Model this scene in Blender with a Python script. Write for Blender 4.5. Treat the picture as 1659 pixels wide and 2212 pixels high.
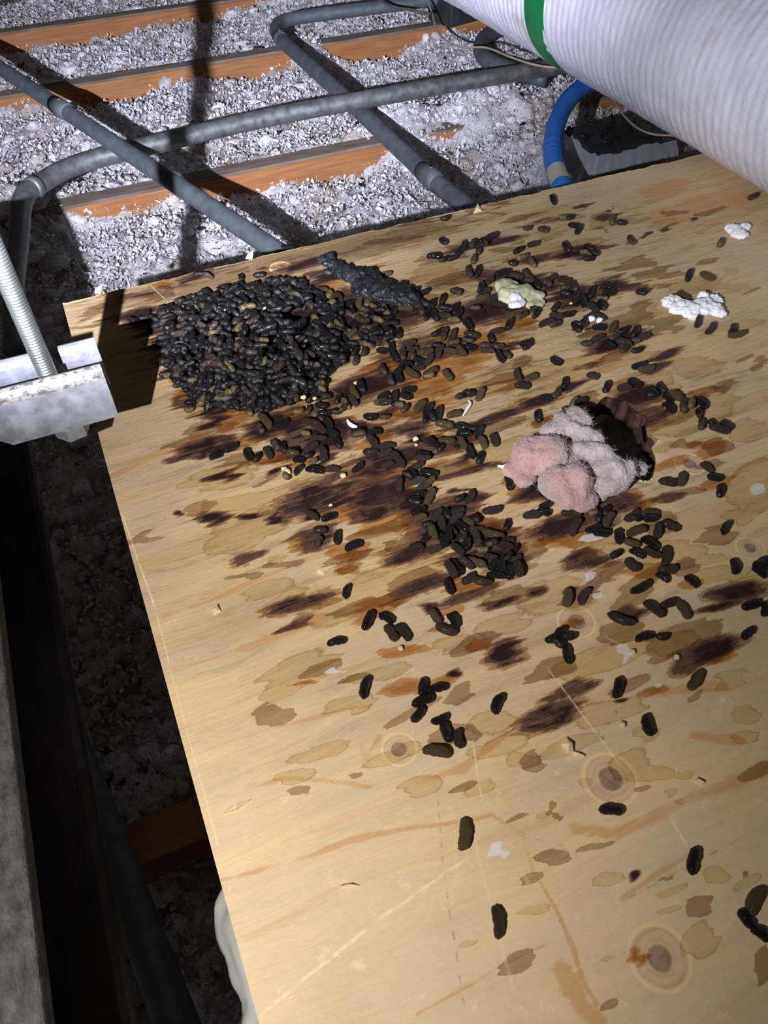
import bpy, bmesh, math, random
import numpy as np
from mathutils import Vector, Matrix, noise as mnoise
for o in list(bpy.data.objects):
    bpy.data.objects.remove(o, do_unlink=True)
S = bpy.context.scene
COL = S.collection
# ------------------------------------------------------------------ camera
# World frame: the plywood's far left corner is the origin, +X runs along its far edge,
# +Y away from the camera along its left edge, z = 0 is its top face. Metres.
CAM = np.array([0.03378, -0.70059, 0.400])
PITCH, ROLL, YAW, F = math.radians(48), math.radians(-1.6), math.radians(22.2634), 1660.0
fw0 = np.array([math.sin(YAW), math.cos(YAW), 0.0])
rt0 = np.array([math.cos(YAW), -math.sin(YAW), 0.0])
up0 = np.array([0, 0, 1.0])
FWD = fw0*math.cos(PITCH) - up0*math.sin(PITCH)
UPV = fw0*math.sin(PITCH) + up0*math.cos(PITCH)
RT = math.cos(ROLL)*rt0 + math.sin(ROLL)*UPV
UP = -math.sin(ROLL)*rt0 + math.cos(ROLL)*UPV
cam_data = bpy.data.cameras.new('camera')
cam_data.sensor_fit = 'VERTICAL'
cam_data.sensor_height = 36.0
cam_data.lens = F/2212*36.0
cam_data.clip_start = 0.01
cam = bpy.data.objects.new('camera', cam_data)
COL.objects.link(cam)
cam.matrix_world = Matrix(((RT[0], UP[0], -FWD[0], CAM[0]), (RT[1], UP[1], -FWD[1], CAM[1]),
                           (RT[2], UP[2], -FWD[2], CAM[2]), (0, 0, 0, 1)))
S.camera = cam

def W(px, py, z=0.0):
    """photo pixel -> point on the horizontal plane at height z"""
    r = FWD + (px-829.5)/F*RT - (py-1106.0)/F*UP
    return CAM + r*(z-CAM[2])/r[2]
def PX(p):
    d = np.asarray(p) - CAM
    w = d@FWD
    return 829.5+F*(d@RT)/w, 1106.0-F*(d@UP)/w, w

# ------------------------------------------------------------------ world, lamps, exposure
wd = bpy.data.worlds.new('attic_dark')
S.world = wd
wd.use_nodes = True
wd.node_tree.nodes['Background'].inputs[0].default_value = (0.80, 0.70, 0.60, 1)
wd.node_tree.nodes['Background'].inputs[1].default_value = 0.040
LAMP = np.array([-0.145, -0.70, 0.38])
def spot(name, aim, energy, size, blend, color, radius=0.004):
    l = bpy.data.lights.new(name, 'SPOT')
    l.energy = energy; l.spot_size = math.radians(size); l.spot_blend = blend
    l.color = color; l.shadow_soft_size = radius
    o = bpy.data.objects.new(name, l); COL.objects.link(o)
    o.location = LAMP
    o.rotation_euler = Vector(aim).to_track_quat('-Z', 'Y').to_euler()
    return o
# one torch held left of the camera: a far throwing hot spot inside a wide spill
spot('torch_spill', (0.215, 0.57, -0.60), 11.2, 122, 1.0, (1.0, 0.965, 0.93))
spot('torch_throw', (0.27, 0.95, -0.035), 285.0, 68, 1.0, (0.83, 0.86, 1.06))
spot('torch_corona', (0.66, 0.76, -0.10), 33.0, 88, 1.0, (0.90, 0.92, 1.05))
S.view_settings.view_transform = 'Standard'
S.view_settings.look = 'None'
S.view_settings.gamma = 1.0
S.view_settings.use_curve_mapping = False
S.view_settings.exposure = 0.0

# ------------------------------------------------------------------ helpers
rng = np.random.default_rng(7)
random.seed(7)
def tag(o, label=None, cat=None, group=None, kind=None):
    if label: o['label'] = label
    if cat: o['category'] = cat
    if group: o['group'] = group
    if kind: o['kind'] = kind
    return o
def link(name, me, mat=None, parent=None, smooth=True):
    if mat is not None and len(me.materials) == 0: me.materials.append(mat)
    if smooth: me.shade_smooth()
    o = bpy.data.objects.new(name, me); COL.objects.link(o)
    if parent is not None: o.parent = parent
    return o
def empty(name, loc):
    o = bpy.data.objects.new(name, None); COL.objects.link(o)
    o.location = loc; o.empty_display_size = 0.02
    return o
def from_arrays(name, V, Fq):
    me = bpy.data.meshes.new(name)
    V = np.asarray(V, dtype=np.float32); Fq = np.asarray(Fq, dtype=np.int32)
    k = Fq.shape[1]
    me.vertices.add(len(V)); me.vertices.foreach_set('co', V.ravel())
    me.loops.add(Fq.size); me.loops.foreach_set('vertex_index', Fq.ravel())
    me.polygons.add(len(Fq))
    me.polygons.foreach_set('loop_start', np.arange(len(Fq), dtype=np.int32)*k)
    me.polygons.foreach_set('loop_total', np.full(len(Fq), k, dtype=np.int32))
    me.update(calc_edges=True); me.validate()
    return me
def color_attr(me, name, arr):
    a = me.attributes.new(name, 'FLOAT_COLOR', 'POINT')
    a.data.foreach_set('color', np.asarray(arr, dtype=np.float32).ravel())
_T = rng.random((256, 256)).astype(np.float32)
def vnoise(x, y):
    xi = np.floor(x).astype(int); yi = np.floor(y).astype(int)
    fx = x-xi; fy = y-yi
    fx = fx*fx*(3-2*fx); fy = fy*fy*(3-2*fy)
    a = _T[xi & 255, yi & 255]; b = _T[(xi+1) & 255, yi & 255]
    c = _T[xi & 255, (yi+1) & 255]; d = _T[(xi+1) & 255, (yi+1) & 255]
    return (a*(1-fx)+b*fx)*(1-fy)+(c*(1-fx)+d*fx)*fy
def fbm(x, y, n=4):
    s = 0; a = 0.5
    for i in range(n):
        s = s+a*vnoise(x*2**i+17.3*i, y*2**i+9.1*i); a *= 0.5
    return s/(1-0.5**n)
def bm_box(bm, lo, hi, bev=0.0):
    r = bmesh.ops.create_cube(bm, size=1.0)
    c = [(lo[i]+hi[i])/2 for i in range(3)]; s = [hi[i]-lo[i] for i in range(3)]
    for v in r['verts']:
        v.co = Vector((v.co.x*s[0]+c[0], v.co.y*s[1]+c[1], v.co.z*s[2]+c[2]))
    if bev:
        es = list({e for v in r['verts'] for e in v.link_edges})
        bmesh.ops.bevel(bm, geom=es, offset=bev, segments=2, affect='EDGES', profile=0.5)
def bm_mesh(bm, name):
    me = bpy.data.meshes.new(name); bmesh.ops.recalc_face_normals(bm, faces=bm.faces)
    bm.to_mesh(me); bm.free(); return me
def catmull(P, n=10):
    P = [Vector(p) for p in P]; out = []
    Q = [P[0]*2-P[1]]+P+[P[-1]*2-P[-2]]
    for i in range(1, len(Q)-2):
        a, b, c, d = Q[i-1:i+3]
        for k in range(n):
            t = k/n
            out.append(0.5*((2*b)+(c-a)*t+(2*a-5*b+4*c-d)*t*t+(3*b-a-3*c+d)*t**3))
    out.append(P[-1]); return out
def tube(name, pts, radius, mat, parent=None, n=16, rf=None, caps=True):
    """swept tube; rf(i, s) gives the radius factor at ring i, arc length s"""
    V = []; Fc = []
    pts = [Vector(p) for p in pts]; t = (pts[1]-pts[0]).normalized()
    nrm = t.orthogonal().normalized(); s = 0
    for i, p in enumerate(pts):
        tn = (pts[min(i+1, len(pts)-1)]-pts[max(i-1, 0)]).normalized()
        nrm = (nrm-tn*nrm.dot(tn)).normalized(); bn = tn.cross(nrm)
        if i: s += (p-pts[i-1]).length
        r = radius*(rf(i, s) if rf else 1)
        for k in range(n):
            a = 2*math.pi*k/n
            V.append(p+(nrm*math.cos(a)+bn*math.sin(a))*r)
    for i in range(len(pts)-1):
        for k in range(n):
            Fc.append((i*n+k, i*n+(k+1) % n, (i+1)*n+(k+1) % n, (i+1)*n+k))
    me = bpy.data.meshes.new(name)
    if caps: Fc += [tuple(range(n))[::-1], tuple((len(pts)-1)*n+k for k in range(n))]
    me.from_pydata([tuple(v) for v in V], [], Fc)
    return link(name, me, mat, parent)
def lerp_pts(a, b, n):
    a, b = Vector(a), Vector(b); return [a.lerp(b, i/n) for i in range(n+1)]
def lump(name, parts, voxel, amp, scale, mat, parent=None, amp2=0.0, scale2=1.0):
    """union of ellipsoids (pos, radii, rotz), remeshed and roughened: one continuous lumpy body"""
    bm = bmesh.new()
    for pos, rad, rz in parts:
        r = bmesh.ops.create_icosphere(bm, subdivisions=3, radius=1.0)
        m = Matrix.Translation(Vector(pos)) @ Matrix.Rotation(rz, 4, 'Z') @ Matrix.Diagonal((*rad, 1))
        bmesh.ops.transform(bm, matrix=m, verts=r['verts'])
    me = bm_mesh(bm, name+'_raw')
    o = bpy.data.objects.new('tmp', me); COL.objects.link(o)
    md = o.modifiers.new('r', 'REMESH'); md.mode = 'VOXEL'; md.voxel_size = voxel
    dg = bpy.context.evaluated_depsgraph_get()
    m2 = bpy.data.meshes.new_from_object(o.evaluated_get(dg))
    bpy.data.objects.remove(o, do_unlink=True)
    m2.name = name
    nv = [v.normal.copy() for v in m2.vertices]
    for v, n_ in zip(m2.vertices, nv):
        p = v.co.copy()
        d = mnoise.fractal(p*scale, 1.0, 2.0, 3)*amp
        if amp2: d += mnoise.ridged_multi_fractal(p*scale2, 1.0, 2.0, 3, 1.0, 2.0)*amp2-amp2
        v.co = p+n_*d
    m2.materials.clear()
    return link(name, m2, mat, parent)

# ------------------------------------------------------------------ materials
def new_mat(name):
    m = bpy.data.materials.new(name); m.use_nodes = True
    nt = m.node_tree; b = nt.nodes['Principled BSDF']
    return m, nt, b
def N(nt, typ, **kw):
    n = nt.nodes.new(typ)
    for k, v in kw.items():
        if k.startswith('i_'):
            key = k[2:]; n.inputs[int(key) if key.isdigit() else key.replace('_', ' ')].default_value = v
        else: setattr(n, k, v)
    return n
def L(nt, a, b): nt.links.new(a, b)
def simple(name, col, col2=None, rough=0.6, metal=0.0, nscale=40.0, bump=0.2, bdist=0.001, bscale=None,
           stretch=(1, 1, 1), rough2=None, lo=0.35, hi=0.65, spec=0.5, rand=0.0, sheen=0.0, coat=0.0, detail=6.0):
    m, nt, b = new_mat(name)
    tc = N(nt, 'ShaderNodeTexCoord'); mp = N(nt, 'ShaderNodeMapping'); mp.inputs['Scale'].default_value = stretch
    L(nt, tc.outputs['Object'], mp.inputs[0])
    n1 = N(nt, 'ShaderNodeTexNoise', i_Scale=nscale, i_Detail=detail, i_Roughness=0.6); L(nt, mp.outputs[0], n1.inputs['Vector'])
    r = N(nt, 'ShaderNodeValToRGB'); L(nt, n1.outputs[0], r.inputs[0])
    r.color_ramp.elements[0].position = lo; r.color_ramp.elements[1].position = hi
    r.color_ramp.elements[0].color = (*col, 1); r.color_ramp.elements[1].color = (*(col2 or col), 1)
    out = r.outputs[0]
    if rand:
        oi = N(nt, 'ShaderNodeObjectInfo'); mr = N(nt, 'ShaderNodeMapRange', i_3=1-rand, i_4=1+rand)
        L(nt, oi.outputs['Random'], mr.inputs[0])
        hs = N(nt, 'ShaderNodeHueSaturation'); L(nt, out, hs.inputs['Color']); L(nt, mr.outputs[0], hs.inputs['Value'])
        out = hs.outputs[0]
    L(nt, out, b.inputs['Base Color'])
    b.inputs['Metallic'].default_value = metal; b.inputs['Roughness'].default_value = rough
    b.inputs['Specular IOR Level'].default_value = spec
    b.inputs['Sheen Weight'].default_value = sheen
    b.inputs['Coat Weight'].default_value = coat; b.inputs['Coat Roughness'].default_value = 0.12
    if rough2 is not None:
        mr2 = N(nt, 'ShaderNodeMapRange', i_1=lo, i_2=hi, i_3=rough, i_4=rough2)
        L(nt, n1.outputs[0], mr2.inputs[0]); L(nt, mr2.outputs[0], b.inputs['Roughness'])
    if bump:
        n2 = N(nt, 'ShaderNodeTexNoise', i_Scale=bscale or nscale*3, i_Detail=5.0); L(nt, mp.outputs[0], n2.inputs['Vector'])
        bp = N(nt, 'ShaderNodeBump', i_Strength=bump, i_Distance=bdist)
        L(nt, n2.outputs[0], bp.inputs['Height']); L(nt, bp.outputs[0], b.inputs['Normal'])
    return m
M_joist = simple('joist_wood', (0.27, 0.105, 0.034), (0.40, 0.19, 0.068), 0.8, nscale=9, stretch=(1.0, 6, 18), bump=.3, bscale=30)
M_joist_top = simple('joist_dusty_top', (0.13, 0.105, 0.08), (0.25, 0.20, 0.15), 0.9, nscale=14, stretch=(1, 6, 6), bump=.3)
M_emt = simple('galvanised_conduit', (0.16, 0.18, 0.175), (0.27, 0.295, 0.285), 0.42, metal=0.75, nscale=60, bump=.05, rough2=0.6)
M_emt_dull = simple('dull_conduit', (0.085, 0.105, 0.115), (0.14, 0.165, 0.18), 0.6, metal=0.35, nscale=50, bump=.08)
M_zinc = simple('zinc_channel', (0.25, 0.265, 0.29), (0.36, 0.38, 0.42), 0.45, metal=0.55, nscale=90, bump=.15, bdist=.0004, rough2=.65, bscale=500)
M_zinc_worn = simple('worn_zinc_rim', (0.18, 0.165, 0.155), (0.46, 0.43, 0.40), 0.55, metal=0.5, nscale=220, bump=.2, bdist=.0004, lo=.44, hi=.52)
M_thread = simple('zinc_thread', (0.28, 0.31, 0.28), (0.46, 0.50, 0.45), 0.3, metal=0.9, nscale=60, bump=0)
M_steel = simple('dark_mill_steel', (0.022, 0.017, 0.015), (0.055, 0.04, 0.034), 0.45, metal=0.4, nscale=18, stretch=(4, 1, 4), bump=.2, bscale=150)
M_steel_top = simple('dusty_steel', (0.014, 0.013, 0.013), (0.065, 0.061, 0.062), 0.9, nscale=120, stretch=(2, 1, 1), bump=.8, bscale=420, bdist=.0015, lo=.3, hi=.72)
M_blue = simple('blue_tubing', (0.022, 0.15, 0.56), (0.03, 0.19, 0.66), 0.5, nscale=30, bump=.05)
M_tan = simple('tan_sticker', (0.42, 0.39, 0.30), (0.5, 0.46, 0.36), 0.7, nscale=60)
M_box = simple('grey_box', (0.022, 0.025, 0.029), (0.055, 0.06, 0.066), 0.55, metal=0.2, nscale=25, bump=.25, bscale=120)
M_wire = simple('wire_jacket', (0.30, 0.23, 0.19), (0.42, 0.34, 0.29), 0.6, nscale=30)
M_wire_dark = simple('dark_wire', (0.05, 0.045, 0.045), (0.09, 0.08, 0.08), 0.6, nscale=30)
M_green = simple('green_tape', (0.0, 0.12, 0.03), (0.0, 0.17, 0.045), 0.45, nscale=20, bump=.05)
M_bag = simple('white_plastic', (0.60, 0.60, 0.56), (0.72, 0.72, 0.68), 0.5, nscale=12, bump=.15, bscale=60)
M_tar = simple('tarry_black', (0.010, 0.011, 0.014), (0.026, 0.028, 0.034), 0.32, nscale=130, bump=.6, bscale=480, bdist=.001, rough2=.6)
M_yellow = simple('yellow_flake', (0.40, 0.37, 0.20), (0.68, 0.66, 0.50), 0.7, nscale=130, bump=.4)
M_crumb = simple('cream_crumb', (0.62, 0.50, 0.22), (0.75, 0.64, 0.33), 0.8, nscale=300)
M_splinter = simple('fresh_wood_splinter', (0.66, 0.46, 0.24), (0.82, 0.66, 0.42), 0.7, nscale=80, stretch=(1, 8, 8))
M_whitebit = simple('white_fluff', (0.93, 0.93, 0.97), (0.97, 0.97, 0.99), 0.95, nscale=200, bump=.8, bscale=900, bdist=.001)
M_floor = simple('gypsum', (0.3, 0.29, 0.28), None, 0.9)
def clear_plastic():
    m, nt, b = new_mat('clear_plastic_film')
    b.inputs['Base Color'].default_value = (0.62, 0.66, 0.72, 1); b.inputs['Roughness'].default_value = 0.12
    b.inputs['Alpha'].default_value = 0.42; b.inputs['Specular IOR Level'].default_value = 0.8
    return m
M_film = clear_plastic()
def jacket():
    m = simple('white_ribbed_jacket', (0.58, 0.585, 0.66), (0.68, 0.685, 0.77), 0.7, nscale=20, bump=.5, bscale=170, bdist=.0015)
    nt = m.node_tree; b = nt.nodes['Principled BSDF']
    tc = N(nt, 'ShaderNodeTexCoord')
    n = N(nt, 'ShaderNodeTexNoise', i_Scale=9.0, i_Detail=5.0); L(nt, tc.outputs['Object'], n.inputs['Vector'])
    r = N(nt, 'ShaderNodeValToRGB'); L(nt, n.outputs[0], r.inputs[0])
    r.color_ramp.elements[0].position = .60; r.color_ramp.elements[1].position = .70
    mix = N(nt, 'ShaderNodeMixRGB'); mix.blend_type = 'MULTIPLY'
    src = b.inputs['Base Color'].links[0].from_socket
    L(nt, r.outputs[0], mix.inputs[0]); L(nt, src, mix.inputs[1]); mix.inputs[2].default_value = (.78, .74, .66, 1)
    L(nt, mix.outputs[0], b.inputs['Base Color'])
    return m
M_jacket = jacket()
def pellet_mat(name, c1, c2, rough, coat=0.0, rand=.25):
    return simple(name, c1, c2, rough, nscale=330, bump=.8, bscale=750, bdist=.0009, rand=rand, coat=coat, spec=.32, lo=.4, hi=.62, rough2=min(rough+.2, .9))
M_K = pellet_mat('black_dropping', (0.006, 0.005, 0.006), (0.016, 0.014, 0.015), 0.38, .14)
M_B = pellet_mat('brown_dropping', (0.026, 0.017, 0.012), (0.074, 0.050, 0.036), 0.45, .08)
M_G = pellet_mat('grey_dropping', (0.045, 0.04, 0.036), (0.11, 0.095, 0.08), 0.65)
M_O = pellet_mat('olive_dropping', (0.052, 0.038, 0.015), (0.145, 0.108, 0.044), 0.5, .08)
def pink():
    m = simple('pink_glass_wool', (0.36, 0.20, 0.18), (0.49, 0.31, 0.29), 0.95, nscale=55, bump=.9, bscale=420, bdist=.002, sheen=.3)
    nt = m.node_tree; b = nt.nodes['Principled BSDF']
    tc = N(nt, 'ShaderNodeTexCoord')
    n = N(nt, 'ShaderNodeTexNoise', i_Scale=38.0, i_Detail=4.0); L(nt, tc.outputs['Object'], n.inputs['Vector'])
    r = N(nt, 'ShaderNodeValToRGB'); L(nt, n.outputs[0], r.inputs[0])
    r.color_ramp.elements[0].position = .50; r.color_ramp.elements[1].position = .62
    mix = N(nt, 'ShaderNodeMixRGB')
    src = b.inputs['Base Color'].links[0].from_socket
    L(nt, r.outputs[0], mix.inputs[0]); L(nt, src, mix.inputs[1]); mix.inputs[2].default_value = (.36, .29, .26, 1)
    L(nt, mix.outputs[0], b.inputs['Base Color'])
    return m
M_pink = pink()
M_grey_wool = simple('grey_glass_wool', (0.34, 0.28, 0.26), (0.52, 0.45, 0.45), 0.95, nscale=70, bump=.9, bscale=420, bdist=.002, sheen=.3)
def insulation_mat():
    m, nt, b = new_mat('loose_fill')
    at = N(nt, 'ShaderNodeAttribute', attribute_name='tint')
    tc = N(nt, 'ShaderNodeTexCoord')
    n = N(nt, 'ShaderNodeTexNoise', i_Scale=140.0, i_Detail=6.0, i_Roughness=.7); L(nt, tc.outputs['Object'], n.inputs['Vector'])
    r = N(nt, 'ShaderNodeValToRGB'); L(nt, n.outputs[0], r.inputs[0])
    r.color_ramp.elements[0].position = .30; r.color_ramp.elements[1].position = .50
    r.color_ramp.elements[0].color = (.62, .59, .57, 1); r.color_ramp.elements[1].color = (1, 1, 1, 1)
    mix = N(nt, 'ShaderNodeMixRGB', i_0=1.0); mix.blend_type = 'MULTIPLY'
    L(nt, at.outputs['Color'], mix.inputs[1]); L(nt, r.outputs[0], mix.inputs[2])
    L(nt, mix.outputs[0], b.inputs['Base Color'])
    b.inputs['Roughness'].default_value = .95; b.inputs['Specular IOR Level'].default_value = .1
    n2 = N(nt, 'ShaderNodeTexNoise', i_Scale=330.0, i_Detail=4.0); L(nt, tc.outputs['Object'], n2.inputs['Vector'])
    bp = N(nt, 'ShaderNodeBump', i_Strength=.9, i_Distance=.004)
    L(nt, n2.outputs[0], bp.inputs['Height']); L(nt, bp.outputs[0], b.inputs['Normal'])
    return m
M_ins = insulation_mat()
# ------------------------------------------------------------------ the setting: ceiling boards, joists, loose fill, steel beam
FLOOR_Z = -0.25          # top of the joists
bm = bmesh.new(); bm_box(bm, (-1.2, -1.3, -0.44), (2.8, 3.0, -0.42))
tag(link('floor', bm_mesh(bm, 'floor'), M_floor, smooth=False), kind='structure')
def joist(y, label, x0=-0.9, x1=2.6, top=None):
    root = empty('ceiling_joist', (x0, y, -0.42))
    tag(root, label, 'joist', 'timber ceiling joists')
    bm = bmesh.new(); bm_box(bm, (0, -0.019, 0), (x1-x0, 0.019, 0.165), .0015)
    link('beam_body', bm_mesh(bm, 'beam_body'), M_joist, root, smooth=False)
    bm = bmesh.new(); bm_box(bm, (0, -0.0188, 0.1651), (x1-x0, 0.0188, 0.1705), .001)
    o = link('top_face' if top else 'dusty_top', bm_mesh(bm, 'dusty_top'), top or M_joist_top, root, smooth=False)
    if not top: o['label'] = 'grey dusty top face'
    return root
joist(-0.412, 'orange timber joist in the dark gap left of the plywood, near the bottom left', top=M_joist)
joist(0.775, 'orange timber joist just beyond the plywood, crossed by the slanted grey conduit')
joist(1.385, 'orange timber joist in the middle of the far insulation')
joist(1.86, 'farthest orange timber joist along the top left edge of the photo')

def ins_height(x, y):
    h = -0.288 + 0.040*(fbm(x*5+3, y*5+8, 3)-.5) + 0.030*(fbm(x*16+30, y*16, 3)-.5)
    # heaped over the joist beyond the plywood on the right, and against its left end
    def bump(cx, cy, rx, ry, a): return a*np.exp(-((x-cx)/rx)**2-((y-cy)/ry)**2)
    h = h + bump(.92, .80, .24, .12, .065) + bump(.70, .80, .07, .10, .045) + bump(1.45, .8, .25, .12, .06) + bump(-.06, .80, .10, .1, .05)
    h = h + bump(.22, .80, .05, .06, .030) + bump(.30, 1.10, .25, .12, .02)
    h = h + bump(1.45, 1.385, .28, .10, .06) + bump(1.1, 1.86, .35, .12, .07) + bump(.72, 1.35, .05, .09, .04)
    h = h + bump(.12, .50, .12, .14, .025) + bump(.45, .45, .25, .12, .02)
    jn = .055*(fbm(x*6+y*2, y*3+1, 3)-.47)
    for jy in (.775, 1.385, 1.86): h = h + jn*np.exp(-((y-jy)/.085)**2)
    h = h + bump(.12, .78, .07, .06, .02)
    for jy in (-.412, .775, 1.385, 1.86):   # the fill sags a little in front of every joist
        h = h - .018*np.exp(-((y-(jy-.045))/.03)**2)
        h = h + .018*np.exp(-((y-(jy+.06))/.04)**2)
    return h
gx = np.arange(-.50, 2.1, .0065); gy = np.arange(-.85, 2.3, .0065)
GX, GY = np.meshgrid(gx, gy, indexing='ij')
bil = 1-np.abs(2*fbm(GX*38, GY*38, 4)-1)
H = ins_height(GX, GY)+.030*(bil-.85)+.014*(fbm(GX*90, GY*90, 3)-.5)
nx, ny = GX.shape
idx = np.arange(nx*ny).reshape(nx, ny)
Q = np.stack([idx[:-1, :-1], idx[1:, :-1], idx[1:, 1:], idx[:-1, 1:]], -1).reshape(-1, 4)
me = from_arrays('loose_fill_bed', np.stack([GX, GY, H], -1).reshape(-1, 3), Q)
tn = fbm(GX*30, GY*30, 3).reshape(-1)
base = np.array([.66, .64, .66])[None]*(0.62+.75*tn[:, None])
br = np.clip((fbm(GX*13+5, GY*13, 3).reshape(-1)-.50)*8, 0, .75)[:, None]; base = base*(1-br)+base*np.array([.66, .55, .46])*br
color_attr(me, 'tint', np.concatenate([base, np.ones((len(base), 1))], 1))
ins = link('loose_fill_insulation', me, M_ins)
tag(ins, 'white and grey loose-fill insulation blown between the joists', 'insulation', kind='stuff')
# tufts on top of the bed, one mesh
def tuft_variants(n, sub):
    out = []
    for i in range(n):
        b_ = bmesh.new(); bmesh.ops.create_icosphere(b_, subdivisions=sub, radius=1.0)
        V = []
        for v in b_.verts:
            p = v.co; d = 1+.75*mnoise.noise(p*1.5+Vector((i*7.1, 0, 0)))+.50*mnoise.noise(p*4+Vector((0, i*3.3, 0)))
            V.append((p.x*d, p.y*d, p.z*d*.75))
        Fc = [[v.index for v in f.verts] for f in b_.faces]
        b_.free(); out.append((np.array(V), np.array(Fc)))
    return out
TV = tuft_variants(6, 2); TV1 = tuft_variants(6, 1)
def make_tufts(n, xr, yr, smin, smax, name, big=0.12):
    Vs = []; Fs = []; Cs = []; off = 0; c = 0
    pal = np.array([[.88, .88, .91], [.80, .79, .82], [.70, .68, .68], [.56, .52, .48], [.40, .31, .23], [.07, .055, .045]])
    pr = [.34, .28, .20, .115, .045, .02]
    while c < n:
        x = rng.uniform(*xr); y = rng.uniform(*yr)
        h = float(ins_height(np.array(x), np.array(y)))
        u, v, w = PX((x, y, h))
        if w < .2 or u < -260 or u > 1800 or v < -160 or v > 2300: continue
        if 0.06 < x and y < -0.05: continue
        s = smin+(smax-smin)*rng.random()**2.2
        if rng.random() < big*.3: s *= 1.6
        v_, f_ = (TV if s > .0115 or y < 0 else TV1)[rng.integers(6)]
        a = rng.uniform(0, 6.28); ca, sa = math.cos(a), math.sin(a)
        q = v_*s*np.array([rng.uniform(.8, 1.5), rng.uniform(.7, 1.1), rng.uniform(.7, 1.2)])
        tl = rng.normal(0, .45); ct, st = math.cos(tl), math.sin(tl)
        q = q@np.array([[1, 0, 0], [0, ct, st], [0, -st, ct]])@np.array([[ca, sa, 0], [-sa, ca, 0], [0, 0, 1]])
        Vs.append(q+np.array([x, y, h+s*rng.uniform(-.45, .30)])); Fs.append(f_+off); off += len(v_)
        col = pal[rng.choice(6, p=pr)]*rng.uniform(.85, 1.08)
        Cs.append(np.tile(np.append(col, 1), (len(v_), 1))); c += 1
    me = from_arrays(name, np.concatenate(Vs), np.concatenate(Fs))
    color_attr(me, 'tint', np.concatenate(Cs))
    return me
tag(link('insulation_tufts', make_tufts(7500, (-.5, 2.1), (-.02, 2.3), .0035, .0145, 'tufts'), M_ins),
    'fluffy white and beige tufts lying on the insulation bed beyond the plywood', 'insulation', kind='stuff')
tag(link('insulation_tufts', make_tufts(900, (-.30, .06), (-.75, -.02), .005, .016, 'tufts_near'), M_ins),
    'dim insulation tufts in the dark gap between steel beam and plywood', 'insulation', kind='stuff')

def make_shreds(n, xr, yr, name, l0, l1):
    x = rng.uniform(*xr, n*3); y = rng.uniform(*yr, n*3); h = ins_height(x, y)
    P = np.stack([x, y, h], -1); dd = P-CAM; w = dd@FWD; u = 829.5+F*(dd@RT)/w; v = 1106-F*(dd@UP)/w
    ok = (w > .2) & (u > -260) & (u < 1800) & (v > -160) & (v < 2300) & ~((x > .06) & (y < -.05))
    P = P[ok][:n]; n = len(P)
    P[:, 2] += rng.uniform(-.002, .013, n)
    d1 = rng.normal(0, 1, (n, 3)); d1[:, 2] = np.abs(d1[:, 2])*.9; d1 /= np.linalg.norm(d1, axis=1)[:, None]
    d2 = np.cross(d1, rng.normal(0, 1, (n, 3))); d2 /= np.linalg.norm(d2, axis=1)[:, None]; d3 = np.cross(d1, d2)
    Ls = rng.uniform(l0, l1, n)[:, None]; Ws = Ls*rng.uniform(.25, .7, n)[:, None]
    k = rng.uniform(.5, 1.2, (n, 5, 1)); bnd = rng.normal(0, .25, (n, 1))*Ls
    V = np.stack([P-d2*Ws*k[:, 0]*.6, P+d2*Ws*k[:, 1]*.6, P+d1*Ls*.6*k[:, 2]+d2*Ws*.6+d3*bnd, P+d1*Ls*k[:, 3]+d3*bnd*1.6, P+d1*Ls*.55*k[:, 4]-d2*Ws*.7+d3*bnd*.6], 1).reshape(-1, 3)
    i = np.arange(n)*5; Fc = np.concatenate([np.stack([i, i+1, i+2], -1), np.stack([i, i+2, i+4], -1), np.stack([i+4, i+2, i+3], -1)])
    me = from_arrays(name, V, Fc)
    pal = np.array([[.92, .92, .96], [.84, .83, .88], [.72, .70, .72], [.52, .46, .42], [.30, .21, .14]]); col = pal[rng.choice(5, n, p=[.40, .30, .18, .08, .04])]
    color_attr(me, 'tint', np.concatenate([np.repeat(col, 5, 0), np.ones((n*5, 1))], 1)); return me
tag(link('insulation_shreds', make_shreds(135000, (-.5, 2.1), (-.02, 2.3), 'shreds', .003, .0085), M_ins, smooth=False),
    'ragged white shreds standing up all over the insulation beyond the plywood', 'insulation', kind='stuff')
tag(link('insulation_shreds', make_shreds(9000, (-.30, .06), (-.75, -.02), 'shreds_near', .003, .009), M_ins, smooth=False),
    'ragged shreds in the dark gap between steel beam and plywood', 'insulation', kind='stuff')

# ------------------------------------------------------------------ plywood
STAINS = []   # (kind, px, py, half length px, half width px, angle deg, cap)
def st(kind, *rows):
    for r in rows: STAINS.append((kind,)+r)
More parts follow.
